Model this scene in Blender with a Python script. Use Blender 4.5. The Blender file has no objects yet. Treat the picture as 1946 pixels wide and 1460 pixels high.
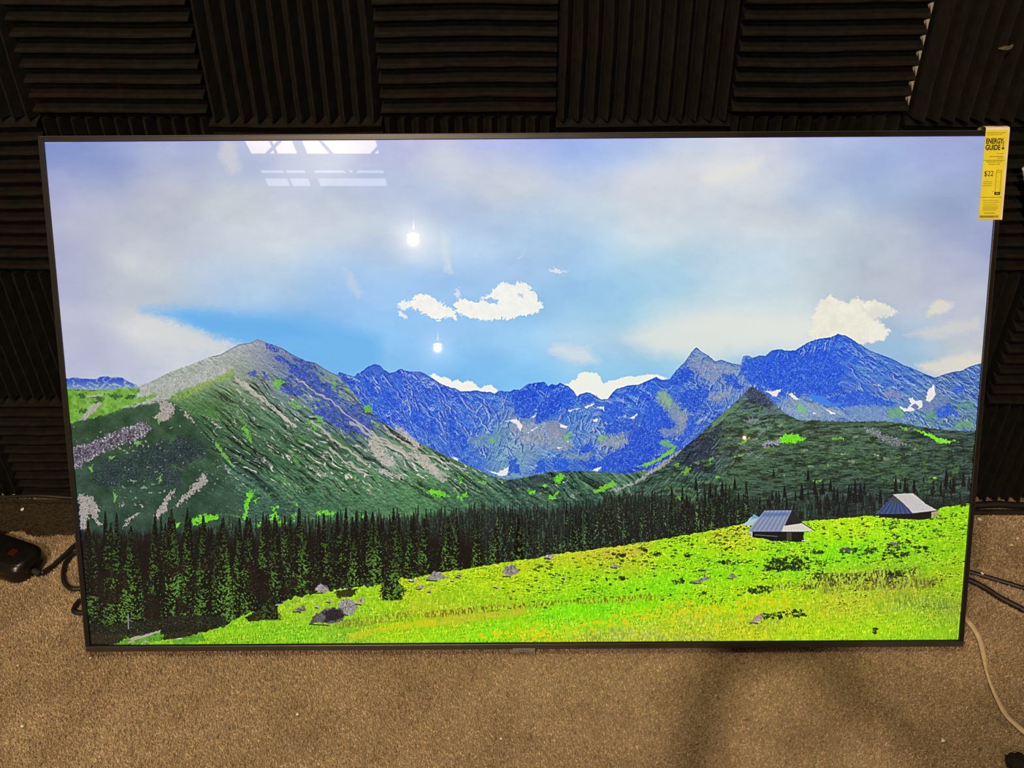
import bpy, bmesh, math, random
import numpy as np
from mathutils import Matrix, Vector

random.seed(5)
scene = bpy.context.scene
COL = scene.collection

# ------------------------------------------------------------------ camera
PITCH, YAW, ROLL = 0.605163, -0.0150329, 0.0065113
FPIX = 1706.03
cp, sp, cy, sy = math.cos(PITCH), math.sin(PITCH), math.cos(YAW), math.sin(YAW)
fwd = Vector((sy * cp, cy * cp, -sp)); right = Vector((cy, -sy, 0)); down = fwd.cross(right)
r2 = right * math.cos(ROLL) + down * math.sin(ROLL); d2 = down * math.cos(ROLL) - right * math.sin(ROLL)
cam = bpy.data.cameras.new('camera'); cam.sensor_width = 36; cam.lens = FPIX / 1946 * 36; cam.clip_start = .02
cam_ob = bpy.data.objects.new('camera', cam); COL.objects.link(cam_ob)
M = Matrix((r2, -d2, -fwd)).transposed().to_4x4(); M.translation = (-0.0034343, -1.131539, 1.411166)
cam_ob.matrix_world = M
scene.camera = cam_ob

# ------------------------------------------------------------------ view, world
vs = scene.view_settings
vs.view_transform = 'Standard'; vs.look = 'None'; vs.gamma = 1; vs.use_curve_mapping = False; vs.exposure = 0.0
world = bpy.data.worlds.new('world'); scene.world = world; world.use_nodes = True
world.node_tree.nodes['Background'].inputs[0].default_value = (1.0, .84, .66, 1)      # dim warm hall around the corner
world.node_tree.nodes['Background'].inputs[1].default_value = .13

# lamps of the hall: a row of hanging lamps behind the photographer, one added overhead for shade under the television, a far one to the right (x, y, z, watts)
LAMPS = [(-1.08, -3.83, 4.52, 800), (-1.08, -8.18, 4.52, 800), (-1.08, -12.53, 4.52, 800), (-.75, -.70, 4.52, 230), (6.01, -19.96, 4.51, 40)]
# ------------------------------------------------------------------ the picture shown on the television
# Drawn from scratch with noise, polygons and strokes; px() coordinates are those of the landscape picture itself.
TW, TH = 1800, 1012
QUAD = np.array([(89, 275), (1904, 253), (1818, 1215), (167, 1226)], float)      # picture corners TL TR BR BL


def homography(src, dst):
    A = []
    for (x, y), (u, v) in zip(src, dst):
        A += [[x, y, 1, 0, 0, 0, -u * x, -u * y, -u], [0, 0, 0, x, y, 1, -v * x, -v * y, -v]]
    return np.linalg.svd(np.array(A))[2][-1].reshape(3, 3)


class Painter:
    def __init__(self, seed=7):
        self.rng = np.random.RandomState(seed)
        self.tables = [self.rng.rand(256, 256).astype(np.float32) for _ in range(24)]
        Hm = homography([(0, 0), (TW, 0), (TW, TH), (0, TH)], QUAD)
        self.inv = np.linalg.inv(Hm)
        jj, ii = np.meshgrid(np.arange(TW) + .5, np.arange(TH) + .5)
        w = Hm[2, 0] * jj + Hm[2, 1] * ii + Hm[2, 2]
        self.X = ((Hm[0, 0] * jj + Hm[0, 1] * ii + Hm[0, 2]) / w).astype(np.float32)
        self.Y = ((Hm[1, 0] * jj + Hm[1, 1] * ii + Hm[1, 2]) / w).astype(np.float32)
        self.img = np.zeros((TH, TW, 3), np.float32)

    # --- noise
    def vn(self, x, y, s):
        t = self.tables[s % 24]
        xf = np.floor(x); yf = np.floor(y)
        fx = x - xf; fy = y - yf
        xi = xf.astype(np.int32) & 255; yi = yf.astype(np.int32) & 255
        fx = fx * fx * (3 - 2 * fx); fy = fy * fy * (3 - 2 * fy)
        x2 = (xi + 1) & 255; y2 = (yi + 1) & 255
        a = t[yi, xi]; b = t[yi, x2]; c = t[y2, xi]; d = t[y2, x2]
        return (a + (b - a) * fx) * (1 - fy) + (c + (d - c) * fx) * fy

    def fbm(self, x, y, s=0, o=4, g=.5):
        v = 0; a = 1; n = 0
        for k in range(o):
            v = v + a * self.vn(x * 2 ** k + 17.3 * k, y * 2 ** k + 9.1 * k, s + k)
            n += a; a *= g
        return v / n

    def turb(self, x, y, s=0, o=4):                       # ridged
        v = 0; a = 1; n = 0
        for k in range(o):
            v = v + a * (1 - np.abs(2 * self.vn(x * 2 ** k + 7.7 * k, y * 2 ** k + 3.3 * k, s + k) - 1))
            n += a; a *= .55
        return v / n

    def relief(self, x, y, deg, sx, sy, seed=0, o=4, warp=0):
        a = math.radians(deg); u = x * math.cos(a) + y * math.sin(a); v = -x * math.sin(a) + y * math.cos(a)
        if warp:
            w = (self.fbm(x / 30, y / 30, seed + 7, 2) - .5) * warp
            u = u + w; v = v + w * .7
        h = self.turb(u / sx, v / sy, seed, o)
        r = h - np.roll(np.roll(h, 1, 0), 1, 1) * .6 - np.roll(np.roll(h, 1, 0), -1, 1) * .4
        return np.clip(r / (2.2 * r.std() + 1e-6), -1, 1)

    # --- areas
    def box(self, x0, y0, x1, y1, pad=4):
        c = np.array([(x0, y0, 1), (x1, y0, 1), (x1, y1, 1), (x0, y1, 1)], float) @ self.inv.T
        c = c[:, :2] / c[:, 2:]
        a = np.floor(c.min(0)).astype(int) - pad; b = np.ceil(c.max(0)).astype(int) + pad
        j0, i0 = max(a[0], 0), max(a[1], 0); j1, i1 = min(b[0], TW), min(b[1], TH)
        return (slice(i0, max(i1, i0)), slice(j0, max(j1, j0)))

    def polymask(self, x, y, pts, soft=.8, rag=None):
        p = np.asarray(pts, float); q = np.roll(p, -1, 0)
        inside = np.zeros(x.shape, bool); d2 = np.full(x.shape, 1e9, np.float32)
        for (ax, ay), (bx, by) in zip(p, q):
            if ay != by:
                cond = (ay > y) != (by > y)
                inside ^= cond & (x < (bx - ax) * (y - ay) / (by - ay) + ax)
            dx, dy = bx - ax, by - ay
            t = np.clip(((x - ax) * dx + (y - ay) * dy) / (dx * dx + dy * dy + 1e-9), 0, 1)
            d2 = np.minimum(d2, (x - ax - t * dx) ** 2 + (y - ay - t * dy) ** 2)
        d = np.sqrt(d2); d = np.where(inside, d, -d)
        if rag is not None:
            d = d + rag
        return np.clip(d / (2 * soft) + .5, 0, 1)

    def put(self, s, m, col):
        m = m[..., None]
        self.img[s] = self.img[s] * (1 - m) + np.asarray(col, np.float32) * m

    def poly(self, pts, col, jit=0, fr=.1, soft=.8, seed=3, alpha=1, tex=0, texf=.25, tcol=None, tth=.5):
        p = np.asarray(pts, float); e = jit + soft * 2 + 2
        s = self.box(p[:, 0].min() - e, p[:, 1].min() - e, p[:, 0].max() + e, p[:, 1].max() + e)
        x, y = self.X[s], self.Y[s]
        if x.size == 0:
            return
        if jit:
            x = x + (self.fbm(x * fr, y * fr, seed, 3, .6) - .5) * 2 * jit
            y = y + (self.fbm(x * fr + 31, y * fr + 5, seed + 5, 3, .6) - .5) * 2 * jit
        rag = None
        if jit:
            xs, ys = self.X[s], self.Y[s]
            rag = (self.fbm(xs * .30, ys * .30, seed + 11, 3, .65) - .52) * 2.6 * min(jit, 4.5) * (1 if soft < 2.5 else .5)
        m = self.polymask(x, y, p, soft, rag) * alpha
        c = np.asarray(col, np.float32)[None, None, :] * np.ones(x.shape + (1,), np.float32)
        if tex:
            c = c + ((self.fbm(x * texf, y * texf, seed + 9, 3, .6) - .5) * 2 * tex)[..., None]
        if tcol is not None:
            n = self.turb(self.X[s] * texf, self.Y[s] * texf, seed + 2, 3)
            k = sstep(tth - .06, tth + .06, n)[..., None]
            c = c * (1 - k) + np.asarray(tcol, np.float32) * k
        self.put(s, m, c)

    def line(self, pts, w, col, jit=0, fr=.15, seed=2, alpha=1):
        p = np.asarray(pts, float)
        s = self.box(p[:, 0].min() - w - jit, p[:, 1].min() - w - jit, p[:, 0].max() + w + jit, p[:, 1].max() + w + jit)
        x, y = self.X[s], self.Y[s]
        if x.size == 0:
            return
        if jit:
            x = x + (self.fbm(x * fr, y * fr, seed, 2) - .5) * 2 * jit
            y = y + (self.fbm(x * fr + 9, y * fr, seed + 4, 2) - .5) * 2 * jit
        d2 = np.full(x.shape, 1e9, np.float32)
        for (ax, ay), (bx, by) in zip(p[:-1], p[1:]):
            dx, dy = bx - ax, by - ay
            t = np.clip(((x - ax) * dx + (y - ay) * dy) / (dx * dx + dy * dy + 1e-9), 0, 1)
            d2 = np.minimum(d2, (x - ax - t * dx) ** 2 + (y - ay - t * dy) ** 2)
        self.put(s, np.clip(w / 2 + .5 - np.sqrt(d2), 0, 1) * alpha, col)

    def field(self, pts, sx, sy):                          # smooth colour field through sample points
        k = 6
        xs = self.X[::k, ::k]; ys = self.Y[::k, ::k]
        num = np.zeros(xs.shape + (len(pts[0]) - 2,), np.float32); den = np.zeros(xs.shape, np.float32)
        for p in pts:
            r = ((xs - p[0]) / sx) ** 2 + ((ys - p[1]) / sy) ** 2
            w = np.exp(-.5 * r) + 1e-4 / (1 + r * r)
            den += w; num += w[..., None] * np.asarray(p[2:], np.float32)
        f = num / den[..., None]
        i = np.clip(np.arange(TH) / k, 0, f.shape[0] - 1.001); j = np.clip(np.arange(TW) / k, 0, f.shape[1] - 1.001)
        i0 = i.astype(int); j0 = j.astype(int); fi = (i - i0)[:, None, None]; fj = (j - j0)[None, :, None]
        f = f[i0] * (1 - fi) + f[i0 + 1] * fi
        return (f[:, j0] * (1 - fj) + f[:, j0 + 1] * fj).astype(np.float32)


def sstep(a, b, x):
    t = np.clip((x - a) / (b - a), 0, 1)
    return t * t * (3 - 2 * t)


def mix(a, b, t):
    return np.asarray(a, np.float32) * (1 - t[..., None]) + np.asarray(b, np.float32) * t[..., None]


def paint_landscape():
    P = Painter(); X, Y = P.X, P.Y; rng = np.random.RandomState(11)

    # ---------------- sky
    sky = [(110, 290, 124, 143, 198), (180, 300, 130, 148, 200), (200, 340, 138, 153, 203), (250, 280, 150, 165, 212),
           (310, 300, 190, 195, 215), (370, 275, 148, 164, 215), (350, 310, 180, 188, 215), (430, 300, 200, 205, 214),
           (475, 300, 166, 178, 222), (520, 300, 200, 208, 225), (110, 360, 163, 168, 206), (200, 370, 182, 187, 206),
           (300, 370, 192, 195, 207), (450, 390, 202, 208, 213), (115, 450, 172, 174, 203), (200, 450, 184, 189, 204),
           (300, 470, 188, 194, 205), (360, 470, 190, 196, 212), (450, 470, 202, 209, 220), (520, 450, 206, 213, 222),
           (130, 540, 178, 181, 209), (220, 540, 186, 192, 206), (290, 520, 205, 211, 212), (340, 530, 196, 206, 214),
           (400, 530, 163, 189, 224), (440, 500, 196, 209, 223), (150, 610, 186, 189, 212), (250, 605, 202, 206, 211),
           (270, 560, 184, 191, 206), (380, 560, 186, 201, 216), (440, 560, 158, 189, 226), (500, 530, 178, 202, 226),
           (520, 570, 172, 202, 230), (400, 615, 120, 180, 230), (500, 625, 115, 182, 236), (300, 625, 210, 213, 213),
           (600, 300, 206, 212, 228), (740, 285, 184, 191, 223), (860, 320, 206, 211, 223), (950, 280, 176, 188, 229),
           (560, 380, 190, 200, 219), (620, 400, 190, 200, 216), (700, 380, 176, 189, 214), (760, 370, 178, 193, 221),
           (860, 380, 180, 197, 226), (950, 350, 202, 209, 219), (560, 470, 198, 210, 221), (640, 440, 202, 210, 219),
           (700, 450, 185, 202, 222), (620, 500, 166, 197, 231), (700, 510, 168, 199, 233), (785, 458, 192, 208, 224),
           (870, 480, 180, 207, 236), (950, 450, 182, 205, 231), (540, 540, 182, 206, 226), (600, 560, 148, 191, 236),
           (680, 570, 150, 192, 237), (760, 560, 150, 195, 239), (870, 540, 150, 191, 233), (940, 510, 165, 200, 236),
           (550, 625, 112, 180, 237), (640, 615, 140, 190, 239), (800, 620, 140, 192, 239), (930, 630, 150, 198, 239),
           (1000, 275, 178, 188, 231), (1080, 275, 158, 180, 233), (1110, 300, 152, 180, 233), (1200, 270, 170, 190, 231),
           (1300, 270, 190, 205, 230), (1400, 270, 206, 213, 229), (980, 350, 202, 211, 221), (1100, 340, 194, 206, 226),
           (1200, 350, 211, 214, 222), (1300, 310, 214, 217, 223), (1390, 315, 222, 223, 221), (1000, 410, 182, 204, 229),
           (1120, 410, 196, 213, 226), (1250, 410, 207, 215, 223), (1400, 380, 202, 211, 221), (1040, 460, 172, 204, 233),
           (1130, 460, 168, 204, 233), (1220, 450, 208, 219, 226), (1380, 450, 197, 214, 226), (1000, 500, 172, 204, 236),
           (1100, 510, 166, 204, 236), (1230, 500, 172, 207, 229), (1350, 500, 186, 212, 229), (1050, 570, 153, 199, 237),
           (1160, 560, 153, 201, 233), (1260, 540, 165, 207, 231), (1380, 560, 197, 218, 229), (1000, 620, 146, 199, 239),
           (1090, 610, 170, 213, 237), (1180, 610, 160, 207, 231), (1280, 600, 204, 222, 229), (1380, 620, 225, 230, 222),
           (1450, 290, 206, 209, 226), (1560, 290, 178, 191, 223), (1680, 300, 163, 181, 219), (1800, 290, 158, 170, 213),
           (1885, 330, 150, 164, 203), (1450, 340, 202, 209, 219), (1550, 360, 174, 193, 219), (1680, 360, 163, 183, 215),
           (1820, 380, 150, 166, 201), (1430, 420, 210, 215, 221), (1560, 420, 199, 209, 217), (1680, 430, 185, 195, 210),
           (1800, 420, 166, 176, 204), (1865, 440, 156, 166, 203), (1450, 500, 190, 212, 229), (1560, 490, 190, 205, 216),
           (1680, 500, 184, 194, 208), (1800, 500, 170, 178, 204), (1430, 560, 195, 216, 226), (1560, 540, 196, 208, 216),
           (1680, 540, 188, 196, 206), (1800, 550, 180, 186, 204), (1450, 610, 215, 222, 219), (1700, 600, 182, 192, 208),
           (1850, 600, 182, 188, 207), (1720, 640, 160, 192, 219), (1800, 620, 192, 198, 208), (200, 660, 182, 185, 209),
           (160, 700, 188, 190, 213), (300, 660, 202, 205, 213), (250, 700, 191, 198, 216), (380, 650, 207, 211, 216),
           (600, 660, 112, 182, 237), (700, 650, 133, 191, 239), (800, 690, 128, 189, 239), (900, 690, 120, 187, 237),
           (960, 650, 155, 202, 241), (1000, 690, 128, 194, 241), (1080, 655, 186, 210, 232), (1140, 690, 142, 201, 236),
           (1250, 690, 136, 196, 233), (1200, 650, 200, 218, 226), (1300, 650, 226, 230, 222), (1400, 660, 203, 220, 223),
           (1440, 690, 128, 189, 226), (1500, 650, 207, 219, 221), (1730, 660, 145, 189, 223), (1800, 650, 202, 206, 206),
           (1850, 660, 192, 196, 208), (1760, 690, 148, 184, 216), (1825, 690, 217, 213, 205)]
    P.img[:] = P.field(sky, 46, 27)
    n = P.fbm(X / 150 + .3 * P.fbm(X / 60, Y / 50, 4, 3), Y / 80, 1, 6, .55) - .5
    n2 = P.fbm(X / 34, Y / 26, 8, 4, .55) - .5
    grey = P.img.mean(2); cl = sstep(165, 205, grey)
    P.img += (n * 30 + n2 * 7 * cl)[..., None] * np.array([1.1, .95, .6], np.float32)
    # blue tongue above the left peak, cloud bank beneath it
    P.poly([(272, 591), (330, 588), (400, 595), (470, 603), (560, 612), (640, 622), (720, 640), (720, 700), (640, 712),
            (560, 690), (470, 660), (446, 656), (425, 650), (395, 638), (355, 622), (318, 610)], (112, 181, 236), 4, .06, 15, 5)
    P.poly([(300, 602), (345, 618), (400, 638), (455, 657), (420, 676), (330, 660), (270, 640), (250, 610)],
           (212, 214, 214), 9, .09, 8, 6, .8)
    P.poly([(340, 596), (450, 605), (560, 618), (600, 640), (500, 645), (440, 640), (380, 625)], (102, 174, 232), 5, .06, 9, 7, .8)
    # soft brighter banks
    for pts, c, sf, a in [([(1180, 640), (1260, 605), (1400, 590), (1540, 600), (1540, 650), (1420, 668), (1330, 668), (1240, 672)], (226, 229, 222), 16, .7),
                          ([(1050, 655), (1110, 660), (1135, 685), (1090, 687), (1040, 668)], (212, 222, 228), 8, .8),
                          ([(1740, 690), (1800, 676), (1866, 664), (1866, 690), (1790, 712), (1760, 706)], (220, 215, 203), 7, .9),
                          ([(1720, 632), (1800, 612), (1862, 600), (1862, 622), (1760, 642)], (208, 208, 206), 6, .7),
                          ([(1330, 340), (1380, 312), (1450, 296), (1440, 325), (1350, 348)], (226, 224, 219), 9, .7),
                          ([(430, 262), (450, 275), (455, 325), (440, 335), (415, 300)], (206, 208, 214), 7, .7),
                          ([(650, 510), (668, 520), (690, 560), (680, 570), (660, 545)], (188, 208, 228), 5, .7)]:
        P.poly(pts, c, 6, .05, sf, 9, a)
    W_ = (240, 241, 235)
    P.poly([(772, 580), (786, 563), (797, 557), (812, 561), (830, 571), (848, 581), (861, 594), (865, 606), (850, 604), (838, 608), (822, 606), (806, 598), (795, 592), (783, 588)], W_, 5, .1, 1.4, 12, 1, 8, .12)
    P.poly([(753, 583), (761, 572), (775, 573), (780, 582), (768, 590), (757, 588)], W_, 4, .14, 1.5, 5, .9)
    P.poly([(752, 592), (762, 593), (772, 606), (760, 602)], W_, 3, .14, 1.5, 6, .8)
    P.poly([(860, 560), (866, 548), (871, 556), (868, 568)], W_, 4, .14, 1.6, 8, .6)
    P.poly([(858, 580), (868, 568), (886, 570), (905, 573), (918, 563), (930, 555), (942, 543), (955, 536), (968, 537), (977, 541), (984, 533), (997, 541), (1006, 547), (1015, 560), (1024, 575), (1028, 585), (1020, 592), (1000, 600), (970, 604),
            (930, 608), (900, 606), (880, 600), (865, 592)], W_, 4.5, .1, 1.2, 14, 1, 6, .12)
    P.poly([(915, 568), (930, 565), (944, 570), (942, 577), (925, 576)], (158, 196, 234), 2, .2, 1.5)
    P.poly([(980, 556), (992, 558), (990, 565), (982, 562)], (200, 212, 226), 2, .2, 1.2)
    P.poly([(1040, 516), (1050, 509), (1062, 513), (1078, 514), (1060, 519)], (214, 226, 236), 3, .2, 1.6)
    P.poly([(838, 440), (852, 455), (850, 480), (858, 520), (846, 515), (836, 480)], (208, 220, 230), 6, .1, 5, 5, .6)
    P.poly([(1538, 634), (1542, 596), (1559, 567), (1578, 559), (1594, 566), (1611, 572), (1630, 562), (1640, 571), (1663, 566),
            (1690, 582), (1708, 588), (1690, 596), (1663, 604), (1680, 618), (1692, 628), (1676, 642), (1640, 652), (1560, 650)],
           (233, 231, 216), 6, .09, 2.5, 8, 1, 10, .06)
    P.poly([(1640, 585), (1670, 580), (1708, 588), (1680, 600), (1655, 603)], (214, 214, 210), 5, .1, 5, 9, .6)
    P.poly([(1762, 598), (1770, 572), (1795, 566), (1812, 572), (1800, 590)], (219, 216, 203), 6, .1, 4, 10, .9)
    P.poly([(812, 712), (822, 710), (835, 717), (849, 718), (856, 724), (865, 721), (874, 727), (885, 722), (894, 726), (909, 738),
            (918, 732), (930, 731), (943, 741), (937, 750), (880, 750), (830, 735)], (238, 239, 230), 1.5, .2, 1)
    P.poly([(1062, 728), (1077, 727), (1083, 722), (1092, 719), (1094, 711), (1102, 707), (1114, 706), (1126, 708), (1134, 712),
            (1138, 720), (1141, 727), (1149, 724), (1159, 722), (1174, 718), (1190, 714), (1206, 714), (1223, 710), (1238, 710),
            (1262, 716), (1240, 735), (1150, 765), (1080, 750)], (236, 239, 229), 2, .15, 1)

    # ---------------- far blue range
    ridge = [(638, 713), (643, 708), (655, 712), (671, 716), (675, 710), (681, 709), (694, 698), (710, 692), (719, 695), (726, 703), (737, 709),
             (746, 708), (757, 701), (767, 705), (776, 707), (794, 706), (805, 711), (815, 717), (835, 730), (853, 737), (860, 737),
             (872, 744), (899, 742), (911, 744), (929, 745), (935, 748), (944, 742), (965, 744), (972, 740), (983, 740), (999, 729),
             (1013, 727), (1030, 725), (1038, 733), (1045, 729), (1053, 731), (1060, 727), (1076, 733), (1086, 743), (1092, 752),
             (1108, 745), (1117, 745), (1126, 750), (1138, 758), (1151, 757), (1159, 746), (1168, 738), (1190, 731), (1209, 730), (1225, 723),
             (1243, 715), (1255, 721), (1269, 719), (1282, 702), (1298, 686), (1310, 669), (1320, 658), (1331, 667), (1343, 674),
             (1356, 685), (1368, 682), (1390, 689), (1405, 691), (1409, 676), (1417, 673), (1428, 678), (1440, 674), (1452, 674),
             (1464, 664), (1481, 661), (1489, 664), (1508, 664), (1524, 654), (1538, 646), (1557, 641), (1577, 638), (1591, 632),
             (1608, 636), (1630, 650), (1653, 664), (1692, 678), (1717, 691), (1737, 699), (1760, 709), (1778, 715), (1787, 710),
             (1807, 704), (1828, 701), (1842, 693), (1863, 687), (1880, 684)]
    rx, ry = np.array(ridge, np.float32).T

    def below(rx, ry, X, Y, amp=0, fr=.3, s=3, soft=.9):
        yy = np.interp(X, rx, ry).astype(np.float32)
        if amp:
            yy = yy + (P.fbm(X * fr, Y * .02, s, 3, .6) - .5) * 2 * amp
        return np.clip((Y - yy) / (2 * soft) + .5, 0, 1)

    s = P.box(600, 625, 1885, 930); x, y = X[s], Y[s]
    m = below(rx, ry, x, y, 1.6) * (x > 630)
    base = [(700, 720, 58, 105, 205), (760, 760, 48, 98, 212), (830, 770, 52, 104, 212), (900, 800, 62, 116, 212), (870, 850, 60, 110, 205),
            (960, 840, 110, 155, 185), (1000, 820, 150, 165, 178), (1030, 770, 32, 92, 218), (1060, 850, 95, 145, 195), (1080, 880, 50, 100, 205),
            (1120, 800, 80, 130, 205), (1150, 830, 130, 160, 185), (1180, 760, 52, 108, 215), (1210, 850, 30, 75, 200), (1250, 740, 42, 100, 215),
            (1260, 820, 36, 84, 200), (1300, 720, 60, 108, 208), (1290, 800, 100, 135, 185), (1320, 690, 112, 140, 190), (1370, 730, 120, 150, 190),
            (1340, 760, 50, 98, 205), (1390, 710, 130, 155, 190), (1320, 840, 42, 92, 200), (1450, 710, 40, 96, 214), (1500, 730, 38, 92, 212),
            (1580, 690, 46, 100, 214), (1590, 740, 38, 90, 208), (1640, 710, 70, 122, 212), (1680, 740, 62, 108, 196), (1720, 740, 72, 120, 200),
            (1740, 775, 110, 150, 165), (1600, 775, 120, 148, 190), (1530, 770, 130, 160, 180), (1660, 780, 115, 148, 180), (1800, 760, 88, 125, 170),
            (1840, 740, 80, 115, 175), (1810, 790, 95, 135, 155), (1850, 800, 100, 138, 150), (1850, 710, 75, 115, 180)]
    c = P.field(base, 30, 24)[s]
    ra = P.relief(x, y, 54, 18, 8, 4, 3, 5); rb_ = P.relief(x, y, 115, 16, 8, 9, 3, 5); rc = P.relief(x, y, 32, 15, 8, 14, 3, 5)
    wl = sstep(905, 860, x); wr = sstep(1590, 1640, x)
    r = ra * wl + rc * wr * (1 - wl) + (1 - wl) * (1 - wr) * np.where(P.vn(x / 46, y / 38, 15) > .5, rb_, rc)
    b1 = P.relief(x, y, 58, 36, 15, 19, 4, 6); b2 = P.relief(x, y, 108, 30, 15, 2, 4, 6); b3 = P.relief(x, y, 36, 32, 14, 11, 4, 6)
    big = b1 * wl + b3 * wr * (1 - wl) + (1 - wl) * (1 - wr) * np.where(P.vn(x / 60, y / 50, 10) > .5, b2, b3)
    k = sstep(.42, .62, P.fbm(x / 24, y / 18, 13, 3))
    k2 = sstep(.40, .60, P.fbm(x / 55, y / 36, 17, 3))
    r = r * (.08 + .62 * k) + np.sign(big) * np.abs(big) ** .8 * (.38 + .42 * k2)
    r = np.clip(r, -1, 1)
    up = np.clip(r, 0, 1); dn_ = np.clip(-r, 0, 1)
    c = c + (up ** 1.1)[..., None] * (np.array([176, 198, 220], np.float32) - c) * .80
    c = c * (1 - .62 * dn_[..., None] * np.array([1, .70, .20], np.float32))
    fine = P.relief(x, y, 45, 4.5, 3, 6, 2)
    c = c + (fine * 9)[..., None] * np.array([1.1, 1, .7], np.float32)
    P.put(s, m, c)
    rl = np.interp(x, rx, ry); e = np.clip(1 - np.abs(y - rl - 1.2) / 1.4, 0, 1) * (x > 638)
    P.put(s, e * .65, (34, 62, 140))
    # gullies and ribs running down the slopes
    for _ in range(420):
        gx = rng.uniform(645, 1862); top = np.interp(gx, rx, ry); gy = top + rng.uniform(2, 105)
        if gx < 905: dx, dy = .55, .83
        elif gx > 1595: dx, dy = .72, .69
        elif 1500 < gx <= 1595: dx, dy = -.45, .89
        else: dx, dy = rng.choice([-.5, -.25, .3, .6]), .88
        L = rng.uniform(10, 42); a = rng.normal(0, .16); dx, dy = dx * math.cos(a) - dy * math.sin(a), dx * math.sin(a) + dy * math.cos(a)
        pp = [(gx, gy), (gx + dx * L * .5 + rng.uniform(-2, 2), gy + dy * L * .5), (gx + dx * L, gy + dy * L)]
        if pp[-1][1] > 884: continue
        w = rng.uniform(.8, 2.4); sd = rng.randint(20)
        P.line([(q + w + .6, r + .4) for q, r in pp], w * 1.5, (26, 62, 176), 4, .11, sd, .50)
        P.line(pp, w, (172, 194, 218) if rng.rand() < .75 else (176, 186, 196), 4, .11, sd, rng.uniform(.35, .8))
    B1, B2 = (30, 76, 204), (34, 84, 212)
    for pts in [[(683, 712), (694, 713), (712, 742), (716, 758), (700, 752), (690, 730)], [(716, 740), (730, 740), (750, 766), (752, 778), (736, 776), (722, 762)],
                [(776, 775), (792, 782), (800, 800), (790, 806), (780, 795)], [(812, 800), (822, 804), (824, 826), (812, 828), (808, 815)],
                [(848, 778), (860, 790), (860, 840), (864, 868), (856, 866), (850, 832), (845, 800)], [(864, 824), (880, 826), (884, 850), (874, 858)],
                [(972, 745), (985, 742), (1010, 735), (1020, 760), (1010, 785), (998, 796), (976, 792), (970, 770)],
                [(1022, 765), (1045, 745), (1062, 748), (1055, 775), (1035, 795), (1018, 806), (1010, 800)], [(1060, 745), (1085, 748), (1080, 770), (1062, 775)],
                [(1098, 750), (1128, 752), (1120, 764), (1100, 768)], [(1146, 765), (1170, 760), (1185, 780), (1160, 802), (1140, 800), (1136, 790)],
                [(1142, 812), (1165, 798), (1195, 797), (1200, 815), (1160, 824), (1146, 820)], [(1088, 848), (1120, 842), (1128, 856), (1105, 860)],
                [(1192, 830), (1215, 805), (1245, 775), (1275, 780), (1300, 790), (1270, 830), (1240, 860), (1215, 885), (1150, 896), (1120, 892), (1135, 870), (1180, 850)],
                [(1108, 868), (1128, 862), (1132, 890), (1110, 893)], [(960, 868), (975, 872), (985, 900), (962, 898)], [(1046, 870), (1075, 872), (1072, 892), (1050, 893)],
                [(1018, 873), (1035, 876), (1030, 896), (1015, 896)],
                [(1262, 725), (1290, 700), (1318, 690), (1322, 705), (1300, 725), (1280, 730)], [(1285, 745), (1320, 735), (1340, 735), (1348, 745), (1330, 760), (1318, 785), (1300, 775), (1288, 760)],
                [(1303, 790), (1315, 785), (1318, 810), (1300, 830), (1285, 850), (1280, 848), (1298, 815)],
                [(1225, 760), (1245, 760), (1265, 785), (1290, 797), (1255, 805), (1225, 815)],
                [(1368, 708), (1390, 706), (1402, 725), (1412, 738), (1398, 740), (1375, 722)],
                [(1412, 680), (1450, 680), (1520, 672), (1560, 660), (1580, 672), (1600, 700), (1590, 745), (1560, 752), (1500, 745), (1455, 735), (1420, 725), (1404, 700)],
                [(1600, 745), (1640, 740), (1680, 760), (1712, 758), (1690, 768), (1640, 770), (1590, 772), (1560, 758)],
                [(1775, 770), (1800, 765), (1822, 785), (1785, 792), (1772, 780)], [(1808, 735), (1835, 728), (1832, 742), (1810, 744)]]:
        P.poly(pts, B1 if rng.rand() < .5 else B2, 5, .12, 1.2, rng.randint(20), .80, 18, .25, (86, 134, 218), .80)
    P.poly([(1530, 746), (1560, 750), (1580, 764), (1605, 764), (1590, 770), (1560, 766), (1540, 756)], (60, 128, 226), 1.5, .2)
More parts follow.
